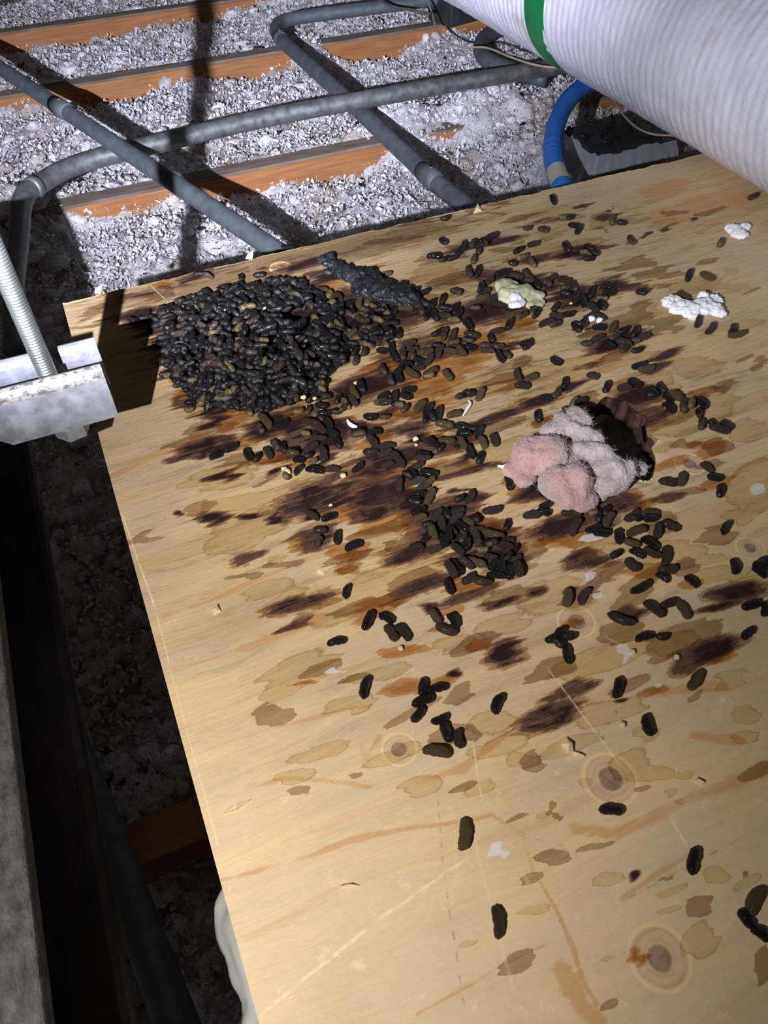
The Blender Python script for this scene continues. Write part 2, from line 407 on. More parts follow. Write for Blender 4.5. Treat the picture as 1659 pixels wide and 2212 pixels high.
# D: dark urine-brown stain with a near black core; cap limits how black it gets
st('D', (300,675,75,9,14,1.2),(330,690,60,14,12,1.5),(395,715,75,50,10,1.5),(470,740,120,90,12,1.5),(600,745,140,90,15,1.5),(540,660,150,50,12,1.5),(520,820,120,60,10,1.5),(620,820,80,60,10,1.5),(400,770,50,60,10,1.5),(690,690,110,45,-10,1.5),
   (790,675,110,42,-12,1.4),(880,668,70,26,0,1.5),(900,760,90,26,10,.75),(800,832,85,30,14,1.5),(740,850,50,22,18,1.3),(700,945,95,38,15,1.5),
   (600,918,70,26,14,1.25),(455,962,62,22,14,.95),(830,1000,95,24,12,1.1),(835,1065,75,40,25,1.5),(705,1070,95,34,15,1.05),(880,1075,45,55,-50,1.5),
   (690,1160,55,26,14,.95),(960,1125,80,50,15,1.35),(895,1195,85,20,14,1.2),(1040,1165,80,34,0,1.2),(1090,1205,50,40,0,1.1),(650,1300,75,15,16,.95),(515,1208,42,11,28,.9),
   (1040,672,110,26,6,1.5),(1120,610,90,22,-8,1.5),(1055,524,75,12,10,1.3),(1250,545,60,12,6,1.3),(1330,620,55,18,0,1.4),(1240,640,70,20,0,1.2),
   (1330,738,75,15,14,1.1),(1430,770,50,9,18,1.1),(1375,860,55,26,10,1.15),(1385,900,60,18,5,.95),(1190,1062,70,17,8,1.2),(1215,1135,75,22,10,1.15),
   (1095,1412,55,33,20,1.1),(1190,1545,90,34,22,.95),(1230,1490,70,22,20,.8),(1530,1405,90,30,20,1.1),(1490,1430,60,26,20,.85),(1590,1278,68,20,6,1.3),(1560,1308,60,9,14,1.2),
   (1370,1320,45,18,14,.95),(985,1455,19,12,28,1.5),(1345,1511,14,9,0,1.4),(1365,1887,21,13,22,1.2),(470,888,26,15,30,1.4),(455,912,28,10,12,1.4),
   (420,602,35,9,28,1.3),(640,575,70,10,14,1.1),(700,600,60,14,18,1.2),(1060,905,110,10,14,1.05),(1170,870,60,13,18,1.1),(1250,830,40,10,20,1.1),
   (1260,790,40,6,14,.8),(1150,560,50,9,12,.95),(960,965,80,16,10,.9),(1010,1015,60,10,14,.9),(890,930,70,12,14,.95),(1260,1210,45,22,10,.9),(1415,795,45,9,20,1.0),
   (780,920,80,16,6,1.2),(860,880,40,10,12,.9),(395,870,30,14,10,.9),(1020,1195,70,12,18,.8),(920,1265,80,16,20,.95),(1010,1285,70,11,20,.85),(640,1345,38,11,18,.85),
   (1330,1085,60,22,0,.95),(1185,480,60,5,10,.7),(1440,1075,40,9,8,.8))
# T: flat tan-brown dried marks
st('T', (310,1165,42,15,6,1),(595,1550,44,26,20,1),(1100,1288,58,26,20,1),(1155,1640,26,32,0,1),(1000,1702,32,9,22,1),(1205,1738,12,13,0,1),(1222,1752,10,10,0,1),
   (1120,2078,42,26,30,1),(1500,1960,36,22,0,1),(1325,2170,26,11,18,1),(1640,2085,22,48,0,1),(700,880,60,18,18,1),(1020,1395,60,18,22,1),(990,1500,40,24,20,1),(1400,1250,65,18,28,1),
   (1260,1290,50,20,28,1),(1370,1290,60,22,25,1),(1065,462,12,10,0,1),(1370,575,70,7,6,1),(1420,592,50,12,5,1),(1295,500,9,10,80,1),(1435,702,38,20,8,1),(1392,672,32,22,0,1),
   (1640,782,18,18,0,1),(1565,835,24,18,0,1),(1470,1065,52,10,6,1),(1430,1130,40,24,0,1),(960,560,60,10,8,1),(1120,470,40,6,10,1),(1000,600,70,14,8,1),(1510,1500,18,10,0,1),
   (770,1310,70,14,20,1),(560,1540,20,12,20,1),(890,1540,60,10,30,1),(1010,430+330,50,12,6,1),(1050,930,90,16,14,1),(930,1020,120,16,12,1),(1110,1180,80,40,10,1),(1180,1450,60,16,18,1),
   (1260,1120,90,30,6,1),(1480,1380,90,34,18,1),(1340,1350,50,14,12,1),(820,1150,60,16,18,1),(600,980,60,14,14,1),(430,940,50,26,14,1),(520,1000,50,18,12,1),(1220,900,70,14,18,1),(1360,930,60,50,0,1),
   (1500,870,30,30,0,1),(1340,700,90,20,10,1),(900,480,60,6,8,1),(840,520,70,8,8,1),(760,590,60,9,10,1))
# A: wet amber
st('A', (1000,745,110,34,6,1),(930,830,60,28,8,1),(860,800,90,34,12,1),(640,905,110,24,14,1),(500,905,70,24,12,1),(540,950,60,16,12,1),(620,985,70,15,10,1),(640,700+160,60,16,10,1),
   (880,1480,62,20,12,1),(940,1478,62,16,24,1),(1410,1492,46,11,14,1),(660,1475,20,9,14,1),(1380,850,36,24,10,1),(400,842,40,18,12,1),(1050,1135,60,26,0,1),(1230,1165,80,20,6,1),
   (1380,2070,25,24,0,1),(1600,1895,8,6,0,1),(840,1060,110,50,14,1),(350,612,24,8,10,1),(690,618,70,12,10,1),(500,1018,32,13,18,1),(990,790,80,20,8,1),(920,880,90,22,10,1),(1360,830,30,10,0,1),
   (1010,1260,60,18,14,1),(640,1010,40,12,16,1),(1110,700,60,14,0,1),(980,560,6,5,0,1),(1560,1420,50,12,14,1),(1030,1400,30,14,12,1),(760,1110,50,16,14,1))
# O: olive tide marks with darker rims
st('O', (650,1440,90,26,26,1),(600,1500,50,16,30,1),(580,1272,62,20,16,1),(780,1295,130,34,22,1),(560,1125,85,34,14,1),(500,1170,60,24,20,1),(1350,1530,70,22,10,1),(1580,1468,32,22,0,1),
   (1622,1540,24,18,0,1),(1395,1590,32,16,0,1),(1300,1900,36,15,16,1),(1545,1893,26,20,0,1),(1515,2030,36,42,0,1),(1500,790,55,26,0,1),(1540,870,60,42,0,1),(1460,900,60,50,0,1),(1620,930,40,26,0,1),
   (1630,1050,62,56,0,1),(1500,612,60,20,0,1),(1420,487,32,10,12,1),(1410,830,50,30,0,1),(1600,700,60,10,8,1),(1600,1115,36,18,0,1),(870,1240,120,26,14,1),(940,590,60,18,0,1),(1060,1560,60,26,14,1),
   (910,1700,44,22,20,1),(470,1030,90,24,12,1),(1330,480,70,10,4,1),(1200,540,90,20,8,1),(1200,460,60,12,8,1),(1130,1640,50,18,0,1),(1290,1130,120,50,8,1),(1180,1290,90,40,10,1),(1450,1200,70,30,0,1),
   (1090,820,120,30,10,1),(1290,780,120,26,10,1),(1160,960,120,30,14,1),(900,500,70,9,6,1),(1560,1240,60,20,0,1),(1300,1420,120,26,14,1),(1040,620,90,14,0,1),(560,1070,90,20,14,1),(1250,1600,60,16,10,1))
# W: pale paint-like smears
st('W', (1075,1845,14,30,0,1),(1348,1408,14,22,0,1),(1295,1290,14,6,0,1),(1645,1052,16,12,0,1),(722,1447,14,9,0,1),(1275,1250,12,10,0,1),(1155,1105,16,5,-16,1),(1280,1160,30,9,6,1),(1420,1480,12,5,10,1))
KNOTS = [(862,1618,40,34),(1318,1683,62,54),(1425,2068,76,64),(1245,1343,42,34),(1620,1184,32,22),(700,1062,38,22),(1490,1002,38,18),(606,578,30,9)]
ORANGE = [([(470,1905),(560,1880),(660,1850),(760,1815),(880,1790),(1000,1775),(1060,1760)],9),([(1060,1760),(1130,1800),(1150,1880),(1200,1960),(1235,2040),(1260,2120),(1290,2170)],8),
 ([(430,1735),(520,1705),(620,1680),(740,1690),(800,1700)],9),([(240,1030),(330,985),(420,955)],7),([(350,1330),(450,1300),(560,1250),(680,1200)],8),([(360,1445),(470,1420),(560,1390),(700,1330)],12),
 ([(1240,1790),(1330,1800),(1420,1760),(1500,1720),(1580,1690),(1659,1660)],20),([(1340,1945),(1430,1880),(1500,1840)],9),([(400,1640),(500,1600),(640,1560),(760,1530),(800,1525)],7),
 ([(640,1480),(760,1440),(900,1400),(1000,1370)],6),([(820,1590),(790,1640),(780,1610)],8),([(1450,470),(1530,440),(1620,430)],26),([(1400,420),(1470,395)],16),([(1220,2100),(1260,2180),(1300,2212)],30),
 ([(900,1690),(1000,1660),(1120,1560),(1250,1520),(1400,1500),(1560,1480)],14),([(240,1090),(330,1060),(430,1030)],6),([(900,2190),(1100,2080),(1180,2040)],5),([(1640,850),(1659,860)],16),([(1500,1590),(1600,1600)],14)]
rs_ = random.Random(42)
def zone(n, x0, x1, y0, y1, kinds, lo, hi, cap=1):
    for _ in range(n):
        x, y = rs_.uniform(x0, x1), rs_.uniform(y0, y1); l_ = rs_.uniform(lo, hi)*(.45+y/2000)
        STAINS.append((rs_.choice(kinds), x, y, l_, l_*rs_.uniform(.22, .5), rs_.uniform(4, 22), cap))
zone(60, 860, 1640, 440, 760, 'TOTTD', 14, 46, .95); zone(60, 700, 1640, 760, 1100, 'TTOOA', 18, 60, .9); zone(46, 560, 1640, 1100, 1420, 'TOOTA', 20, 60, .85)
zone(26, 620, 1640, 1420, 1700, 'TOO', 16, 60, .8); zone(16, 1000, 1640, 1700, 2150, 'TO', 8, 30, .9); zone(26, 420, 900, 900, 1250, 'OTTA', 16, 60, .8); zone(30, 200, 900, 560, 660, 'TDO', 12, 40, .9)
zone(16, 150, 420, 600, 720, 'TDT', 14, 40, .95); zone(22, 380, 1000, 880, 1120, 'D', 14, 44, 1.1); zone(16, 880, 1360, 980, 1320, 'D', 14, 44, 1.0)
def w2(px, py): return W(px, py, 0)[:2]
def stain_field(X, Y, kinds):
    F_ = np.zeros_like(X)
    for k, px, py, a, b_, ang, cap in STAINS:
        if k != kinds: continue
        t = math.radians(ang); c = w2(px, py)
        if k == 'D' and py < 1320: a, b_ = a*1.14, b_*1.22
        A = w2(px+a*math.cos(t), py-a*math.sin(t))-c
        B = w2(px+b_*math.sin(t), py+b_*math.cos(t))-c
        M = np.linalg.inv(np.array([A, B]).T)
        dx = X-c[0]; dy = Y-c[1]
        s0 = M[0, 0]*dx+M[0, 1]*dy; s1 = M[1, 0]*dx+M[1, 1]*dy
        F_ = np.maximum(F_, np.clip(1.5-np.sqrt(s0*s0+s1*s1), 0, cap))
    return F_
def ply_fields(X, Y):
    X0, Y0_ = X, Y
    wa = .38+.62/(1+np.exp(-(Y0_+.36)*26))
    X = X0+wa*(.050*(fbm(X0*14, Y0_*190, 4)-.5)+.030*(fbm(X0*34+9, Y0_*44, 3)-.5))
    Y = Y0_+wa*.016*(fbm(X0*22+4, Y0_*60+2, 4)-.5)
    D, T, A, O, Wt = (stain_field(X, Y, k) for k in 'DTAOW')
    X, Y = X0, Y0_
    K = np.full_like(X, 9.0)
    for px, py, a, b_ in KNOTS:
        c = w2(px, py); A_ = np.linalg.norm(w2(px+a, py)-c); B_ = np.linalg.norm(w2(px, py+b_)-c); R_ = (A_+B_)/2
        K = np.minimum(K, np.hypot(X-c[0], Y-c[1])/R_)
    Og = np.zeros_like(X)
    for pts, wpx in ORANGE:
        for (x0, y0), (x1, y1) in zip(pts[:-1], pts[1:]):
            a = w2(x0, y0); b_ = w2(x1, y1); wd_ = np.linalg.norm(w2(x0, y0+wpx)-a)
            d = b_-a; t = np.clip(((X-a[0])*d[0]+(Y-a[1])*d[1])/(d@d), 0, 1)
            r = np.hypot(X-a[0]-t*d[0], Y-a[1]-t*d[1])/wd_
            Og = np.maximum(Og, np.clip(1.4-r, 0, 1))
    c = w2(1010, 860)
    rough = np.exp(-((X-c[0])/.30)**2-((Y-c[1])/.22)**2)
    c = w2(800, 700); rough = np.maximum(rough, np.exp(-((X-c[0])/.60)**2-((Y-c[1]-.04)/.12)**2))
    rough = np.maximum(rough*.80, 1.02*np.exp(-((X-.22)/.30)**4-((Y+.020)/.068)**2))
    return np.stack([D, T, A, O], -1), np.stack([K, Og, Wt, rough], -1)
STEP = .00125
ux = np.arange(0, .8201, STEP); uy = np.arange(-.78, .00001, STEP)
X, Y = np.meshgrid(ux, uy, indexing='ij')
sA, sB = ply_fields(X, Y)
Z = np.zeros_like(X)
# chipped, slightly ragged far edge
edge = (vnoise(X*55, X*0+3)-.5)*.0030+(vnoise(X*220, X*0+9)-.5)*.0012
wE = np.clip((Y+.006)/.006, 0, 1); Y = Y+wE*edge*(X > .002)
# the gnawed hole
hc = w2(1331, 938); hx = w2(1362, 1004)-hc; ang0 = math.atan2(hx[1], hx[0])
def hole_r(dx, dy):
    t = np.arctan2(dy, dx)-ang0
    a, b_ = .044, .026
    r0 = a*b_/np.sqrt((b_*np.cos(t))**2+(a*np.sin(t))**2)
    return r0*(1+.10*np.sin(3*t+1)+.06*np.sin(7*t)+.03*np.sin(13*t))
dx = X-hc[0]; dy = Y-hc[1]; rr = np.hypot(dx, dy)+1e-9; hr = hole_r(dx, dy)
inside = rr < hr
nb = np.zeros_like(inside)
ins_f = inside
out_n = ~ins_f
any_out = np.zeros_like(ins_f)
for ax, sh in ((0, 1), (0, -1), (1, 1), (1, -1)):
    any_out |= np.roll(out_n, sh, ax)
rim = inside & any_out
sc = np.where(rim, hr/rr, 1.0)
X = np.where(rim, hc[0]+dx*sc, X); Y = np.where(rim, hc[1]+dy*sc, Y)
kill = inside & ~rim
Z = Z-.0012*np.exp(-((rr-hr)/.004)**2)*(rr > hr)
nx, ny = X.shape; idx = np.arange(nx*ny).reshape(nx, ny)
Q = np.stack([idx[:-1, :-1], idx[1:, :-1], idx[1:, 1:], idx[:-1, 1:]], -1).reshape(-1, 4)
Q = Q[~kill.reshape(-1)[Q].any(1)]
V = np.stack([X, Y, Z], -1).reshape(-1, 3); cA = sA.reshape(-1, 4); cB = sB.reshape(-1, 4)
# plain outlying strips, sides and underside
PX1, PY0, TH = 1.22, -1.0, .018
extra = []
def addquad(pts):
    extra.append(pts)
addquad([(.82, 0, 0), (.82, -.78, 0), (PX1, -.78, 0), (PX1, 0, 0)])
addquad([(0, PY0, 0), (PX1, PY0, 0), (PX1, -.78, 0), (0, -.78, 0)])
addquad([(0, 0, 0), (0, 0, -TH), (0, PY0, -TH), (0, PY0, 0)])
addquad([(0, PY0, 0), (0, PY0, -TH), (PX1, PY0, -TH), (PX1, PY0, 0)])
addquad([(PX1, PY0, 0), (PX1, PY0, -TH), (PX1, 0, -TH), (PX1, 0, 0)])
addquad([(.82, 0, 0), (PX1, 0, 0), (PX1, 0, -TH), (.82, 0, -TH)])
# far edge strip follows the ragged edge
ev = V.reshape(nx, ny, 3)[:, -1]
n0 = len(V); low = ev-np.array([0, 0, TH])
V = np.concatenate([V, low]); k = np.arange(nx-1)
top = idx[:, -1]
Q = np.concatenate([Q, np.stack([top[k+1], top[k], n0+k, n0+k+1], -1)])
cA = np.concatenate([cA, cA[top]]); cB = np.concatenate([cB, cB[top]])
# wall of the hole, torn fibres at the rim
nh = 120; th_ = np.linspace(0, 2*np.pi, nh, endpoint=False)
hrr = hole_r(np.cos(th_), np.sin(th_))
rings = [(1.004, -.0004), (.99+.04*vnoise(th_*9, th_*0), -.006), (1.02, -.012), (1.0, -TH)]
base_i = len(V)
for sc_, z_ in rings:
    V = np.concatenate([V, np.stack([hc[0]+hrr*sc_*np.cos(th_), hc[1]+hrr*sc_*np.sin(th_), np.full(nh, z_)], -1)])
    cA = np.concatenate([cA, np.tile([.9, 1, 0, 0], (nh, 1))]); cB = np.concatenate([cB, np.tile([9, 0, 0, 1], (nh, 1))])
for r_ in range(3):
    kk = np.arange(nh); k2 = (kk+1) % nh
    Q = np.concatenate([Q, np.stack([base_i+r_*nh+kk, base_i+(r_+1)*nh+kk, base_i+(r_+1)*nh+k2, base_i+r_*nh+k2], -1)])
# underside with the hole cut out: fan of quads from the hole out to the board's rectangle
ub = len(V); outer = []
for t in th_:
    c_, s_ = math.cos(t), math.sin(t)
    k_ = min([v for v in ((0-hc[0])/c_ if c_ < 0 else 9, (PX1-hc[0])/c_ if c_ > 0 else 9, (PY0-hc[1])/s_ if s_ < 0 else 9, (0-hc[1])/s_ if s_ > 0 else 9) if v > 0])
    outer.append((hc[0]+c_*k_, hc[1]+s_*k_, -TH))
V = np.concatenate([V, np.array(outer)]); cA = np.concatenate([cA, np.zeros((nh, 4))]); cB = np.concatenate([cB, np.tile([9, 0, 0, 0], (nh, 1))])
Q = np.concatenate([Q, np.stack([base_i+3*nh+kk, ub+kk, ub+k2, base_i+3*nh+k2], -1)])
for q in extra:
    b0 = len(V); V = np.concatenate([V, np.array(q, dtype=float)])
    fa, fb = ply_fields(np.array([p[0] for p in q], dtype=float), np.array([p[1] for p in q], dtype=float))
    cA = np.concatenate([cA, fa*0]); fb[:, 2] = 0; cB = np.concatenate([cB, fb*np.array([1, 0, 0, 1])])
    Q = np.concatenate([Q, [[b0, b0+1, b0+2, b0+3]]])
me = from_arrays('plywood_sheet', V, Q)
color_attr(me, 'stain_a', cA); color_attr(me, 'stain_b', cB)

def ply_mat():
    m, nt, b = new_mat('stained_plywood')
    def math_(op, a, b_=None, c=None, clamp=False):
        n = nt.nodes.new('ShaderNodeMath'); n.operation = op; n.use_clamp = clamp
        for i, v in enumerate((a, b_, c)):
            if v is None: continue
            if isinstance(v, (int, float)): n.inputs[i].default_value = v
            else: L(nt, v, n.inputs[i])
        return n.outputs[0]
    def sstep(v, lo, hi, o0=0.0, o1=1.0):
        n = nt.nodes.new('ShaderNodeMapRange'); n.interpolation_type = 'SMOOTHSTEP'
        L(nt, v, n.inputs[0]); n.inputs[1].default_value = lo; n.inputs[2].default_value = hi
        n.inputs[3].default_value = o0; n.inputs[4].default_value = o1
        return n.outputs[0]
    def mix(f, a, b_, mode='MIX'):
        n = nt.nodes.new('ShaderNodeMixRGB'); n.blend_type = mode
        for i, v in enumerate((f, a, b_)):
            if isinstance(v, (int, float)): n.inputs[i].default_value = v
            elif isinstance(v, tuple): n.inputs[i].default_value = (*v, 1)
            else: L(nt, v, n.inputs[i])
        return n.outputs[0]
    tc = N(nt, 'ShaderNodeTexCoord'); P = tc.outputs['Object']
    def noise(scale, sx=1., sy=1., det=5.0, rough=.6, w=None):
        mp = N(nt, 'ShaderNodeMapping'); mp.inputs['Scale'].default_value = (sx, sy, 1)
        if w: mp.inputs['Location'].default_value = (w, w*1.7, 0)
        L(nt, P2, mp.inputs[0])
        n = N(nt, 'ShaderNodeTexNoise', i_Scale=scale, i_Detail=det, i_Roughness=rough); L(nt, mp.outputs[0], n.inputs['Vector'])
        return n.outputs[0]
    P2 = P
    warp = N(nt, 'ShaderNodeTexNoise', i_Scale=6.0, i_Detail=3.0); L(nt, P, warp.inputs['Vector'])
    wv = N(nt, 'ShaderNodeVectorMath', operation='SCALE'); wv.inputs['Scale'].default_value = .022
    sub = N(nt, 'ShaderNodeVectorMath', operation='SUBTRACT'); L(nt, warp.outputs['Color'], sub.inputs[0]); sub.inputs[1].default_value = (.5, .5, .5)
    L(nt, sub.outputs[0], wv.inputs[0])
    ad = N(nt, 'ShaderNodeVectorMath', operation='ADD'); L(nt, P, ad.inputs[0]); L(nt, wv.outputs[0], ad.inputs[1])
    P2 = ad.outputs[0]
    A = N(nt, 'ShaderNodeAttribute', attribute_name='stain_a'); B = N(nt, 'ShaderNodeAttribute', attribute_name='stain_b')
    sa = N(nt, 'ShaderNodeSeparateColor'); L(nt, A.outputs['Color'], sa.inputs[0])
    sb = N(nt, 'ShaderNodeSeparateColor'); L(nt, B.outputs['Color'], sb.inputs[0])
    D, T, Am, O = sa.outputs[0], sa.outputs[1], sa.outputs[2], A.outputs['Alpha']
    K, Og, Wh, Rg = sb.outputs[0], sb.outputs[1], sb.outputs[2], B.outputs['Alpha']
    big = noise(1.0, 5, 16, 4); cath = noise(1.0, 3.2, 34, 5, .65, 3.1); fine = noise(1.0, 22, 420, 4, .7, 1.3)
    mid = noise(1.0, 14, 95, 6, .7, 7.7); iso = noise(55, det=5, w=.3); iso2 = noise(190, det=4, w=1.3); spots = noise(320, det=2, w=2.2)
    jag = math_('SUBTRACT', noise(1.0, 42, 330, 5, .75, 5.0), .5); jag2 = math_('SUBTRACT', iso, .5)
    jj = math_('ADD', math_('MULTIPLY', jag, 1.15), math_('MULTIPLY', jag2, .55))
    # bare wood
    c = mix(sstep(big, .40, .56), (.78, .58, .32), (.70, .54, .345))
    blot = noise(1.0, 9, 30, 5, .7, 11.0); c = mix(sstep(blot, .50, .60, 0, .30), c, (.55, .45, .28))
    scf = noise(1.0, 60, 60, 6, .8, 4.2); c = mix(sstep(scf, .585, .64, 0, .5), c, (.88, .74, .48)); c = mix(sstep(scf, .40, .36, 0, .0), c, (.5, .4, .28))
    c = mix(sstep(cath, .55, .62, 0, .40), c, (.66, .40, .17))
    c = mix(sstep(cath, .60, .615, 0, .35), c, (.60, .44, .24))
    c = mix(sstep(fine, .50, .78, 0, .28), c, (.50, .36, .19))
    c = mix(sstep(iso2, .60, .74, 0, .22), c, (.52, .42, .28))
    pale = sstep(mid, .60, .70, 0, .35); c = mix(pale, c, (.86, .70, .42))
    # weathered streaky zone
    c = mix(math_('MULTIPLY', Rg, .9), c, mix(1.0, c, (.74, .68, .54), 'MULTIPLY'))
    rs = math_('MULTIPLY', Rg, sstep(mid, .40, .56)); c = mix(math_('MULTIPLY', rs, .62), c, (.44, .34, .18))
    rs2 = math_('MULTIPLY', Rg, sstep(math_('ADD', mid, math_('MULTIPLY', jag, .5)), .56, .60)); c = mix(math_('MULTIPLY', rs2, .72), c, (.22, .13, .075))
    c = mix(math_('MULTIPLY', sstep(math_("ADD", Rg, math_("MULTIPLY", jag, .6)), .74, .98), .9), c, mix(1.0, c, (.33, .29, .24), 'MULTIPLY'))
    # orange latewood bands
    lowf = math_('SUBTRACT', noise(14, det=3, w=9.1), .5)
    og = sstep(math_('ADD', Og, math_('ADD', math_('MULTIPLY', jj, 1.2), math_('MULTIPLY', lowf, 2.2))), .55, 1.1, 0, .8); c = mix(og, c, (.60, .33, .13))
    # knots
    kin = sstep(math_('ADD', K, math_('MULTIPLY', jag2, .35)), .38, .50, 1, 0)
    ring = math_('SINE', math_('MULTIPLY', math_('ADD', K, math_('MULTIPLY', math_('ADD', jag2, lowf), .45)), 24.0))
    kz = sstep(K, .95, 1.15, 1, 0)
    c = mix(math_('MULTIPLY', kz, .6), c, (.66, .48, .28)); c = mix(math_('MULTIPLY', kz, sstep(mid, .5, .6, 0, .3)), c, (.40, .27, .16)); c = mix(math_('MULTIPLY', kz, sstep(ring, .1, 1, 0, .22)), c, (.38, .22, .11))
    halo = math_('MULTIPLY', sstep(K, .86, .95), sstep(K, 1.0, 1.12, 1, 0)); c = mix(math_('MULTIPLY', halo, .6), c, (.92, .68, .34))
    c = mix(math_('MULTIPLY', kin, .9), c, mix(sstep(iso2, .4, .6), (.20, .12, .085), (.33, .21, .15)))
    # olive tide marks, darker at the rim
    Ov = math_('ADD', O, math_('MULTIPLY', jj, .55))
    o1 = sstep(Ov, .46, .52); o2 = math_('MULTIPLY', o1, sstep(Ov, .52, .66, 1, 0))
    c = mix(math_('MULTIPLY', o1, .55), c, mix(1.0, c, (.78, .70, .40), 'MULTIPLY')); c = mix(math_('MULTIPLY', o2, .6), c, mix(1.0, c, (.66, .54, .26), 'MULTIPLY'))
    # tan marks
    Tv = math_('ADD', T, math_('MULTIPLY', jj, .75))
    t1 = sstep(Tv, .50, .545); tc_ = mix(sstep(mid, .4, .6), (.52, .40, .28), (.40, .30, .20))
    c = mix(math_('MULTIPLY', t1, .82), c, mix(1.0, c, tc_, 'MULTIPLY')); t2 = math_('MULTIPLY', t1, sstep(Tv, .54, .64, 1, 0)); c = mix(math_('MULTIPLY', t2, .35), c, (.20, .12, .07))
    # wet amber
    Av = math_('ADD', Am, math_('MULTIPLY', jj, .9))
    a1 = sstep(Av, .50, .62); c = mix(math_('MULTIPLY', a1, .80), c, mix(1.0, c, (.72, .40, .10), 'MULTIPLY')); c = mix(sstep(Av, .78, 1.05, 0, .5), c, (.22, .075, .012))
    # dark stains in three steps
    Dv = math_('ADD', D, math_('MULTIPLY', jj, 1.0))
    d1 = sstep(Dv, .48, .53); d2 = sstep(Dv, .66, .74); d3 = sstep(Dv, .88, 1.02)
    c = mix(math_('MULTIPLY', d1, .80), c, mix(1.0, c, (.50, .34, .24), 'MULTIPLY'))
    c = mix(math_('MULTIPLY', d2, .86), c, mix(sstep(iso2, .4, .62), (.105, .048, .032), (.060, .030, .028)))
    c = mix(math_('MULTIPLY', d3, .88), c, mix(sstep(iso, .4, .6), (.030, .012, .010), (.016, .010, .012)))
    # bright torn fibres through the stains
    fib = math_('MULTIPLY', sstep(jag, .17, .24), sstep(Dv, .95, 1.2, 1, 0)); c = mix(math_('MULTIPLY', fib, .55), c, (.72, .55, .30))
    # pale smears, specks, scratches
    wv_ = sstep(math_('ADD', Wh, math_('MULTIPLY', jj, .9)), .50, .62, 0, .65); c = mix(wv_, c, (.78, .77, .80))
    vor = N(nt, 'ShaderNodeTexVoronoi', i_Scale=48.0); L(nt, P, vor.inputs['Vector'])
    spk = sstep(vor.outputs['Distance'], .035, .06, 1, 0); spk = math_('MULTIPLY', spk, sstep(iso, .55, .6)); c = mix(math_('MULTIPLY', spk, .8), c, (.12, .06, .05))
    sx = N(nt, 'ShaderNodeSeparateXYZ'); L(nt, P, sx.inputs[0]); PXo, PYo = sx.outputs[0], sx.outputs[1]
    def scratch(p, q, width, col, op, dots=None):
        nonlocal c
        a = w2(*p); b_ = w2(*q); d = b_-a; ln = np.linalg.norm(d); d = d/ln; n_ = np.array([-d[1], d[0]])
        wob = math_('MULTIPLY', jag2, width*2.2)
        dist = math_('ABSOLUTE', math_('ADD', math_('ADD', math_('MULTIPLY', PXo, float(n_[0])), math_('MULTIPLY', PYo, float(n_[1]))), math_('ADD', wob, float(-(a@n_)))))
        al = math_('ADD', math_('ADD', math_('MULTIPLY', PXo, float(d[0])), math_('MULTIPLY', PYo, float(d[1]))), float(-(a@d)))
        f = math_('MULTIPLY', sstep(dist, width*.5, width, 1, 0), math_('MULTIPLY', sstep(al, 0, .006), sstep(al, float(ln)-.006, float(ln), 1, 0)))
        if dots: f = math_('MULTIPLY', f, sstep(math_('SINE', math_('MULTIPLY', al, dots)), -.1, .5))
        f = math_('MULTIPLY', f, sstep(iso2, .36, .5, .25, 1))
        c = mix(math_('MULTIPLY', f, op), c, col)
    cr = (.90, .76, .46)
    scratch((558, 2196), (800, 2000), .0011, cr, .55); scratch((800, 2000), (1010, 1852), .0010, cr, .55)
    scratch((942, 1672), (958, 1880), .0006, (.42, .33, .22), .7, 900.); scratch((958, 1880), (1008, 2205), .0007, (.36, .30, .20), .8, 700.)
    scratch((262, 1108), (338, 1322), .0007, cr, .8); scratch((338, 1322), (366, 1440), .0007, cr, .55); scratch((366, 1440), (475, 1840), .0006, cr, .35)
    scratch((1180, 1440), (1345, 1660), .0008, cr, .45); scratch((1440, 1750), (1490, 1840), .0010, cr, .6); scratch((1020, 1600), (1042, 1740), .0007, cr, .5)
    scratch((1065, 1790), (1250, 1835), .0006, (.55, .40, .25), .6, 600.); scratch((1350, 1945), (1610, 1805), .0006, (.30, .22, .14), .6, 500.)
    scratch((1110, 1855), (1230, 2050), .0014, (.72, .58, .36), .35); scratch((1010, 1760), (1110, 2150), .0012, cr, .25); scratch((405, 990), (425, 1008), .0006, (.9, .8, .6), .6)
    scratch((320, 612), (360, 650), .0005, (.75, .62, .4), .5); scratch((1300, 1370), (1370, 1410), .0007, cr, .4)
    L(nt, c, b.inputs['Base Color'])
    wet = math_('MAXIMUM', math_('MULTIPLY', d3, .8), math_('MULTIPLY', sstep(Av, .72, .95), .85))
    wet = math_('MULTIPLY', wet, sstep(iso, .38, .56))
    ro = nt.nodes.new('ShaderNodeMapRange'); L(nt, wet, ro.inputs[0]); ro.inputs[3].default_value = .68; ro.inputs[4].default_value = .16
    L(nt, ro.outputs[0], b.inputs['Roughness']); b.inputs['Specular IOR Level'].default_value = .35
    h = math_('ADD', math_('MULTIPLY', fine, .5), math_('MULTIPLY', mid, 1.2)); h = math_('ADD', h, math_('MULTIPLY', iso2, .5)); h = math_('ADD', h, math_('MULTIPLY', math_('MULTIPLY', jag, Rg), 2.5))
    h = math_('ADD', h, math_('MULTIPLY', d3, .25))
    bp = N(nt, 'ShaderNodeBump', i_Strength=.55, i_Distance=.0011); L(nt, h, bp.inputs['Height']); L(nt, bp.outputs[0], b.inputs['Normal'])
    return m
M_ply = ply_mat()
ply = link('plywood_sheet', me, M_ply, smooth=False)
tag(ply, 'large pale plywood sheet with dark brown stains, knots and a gnawed hole', 'plywood')
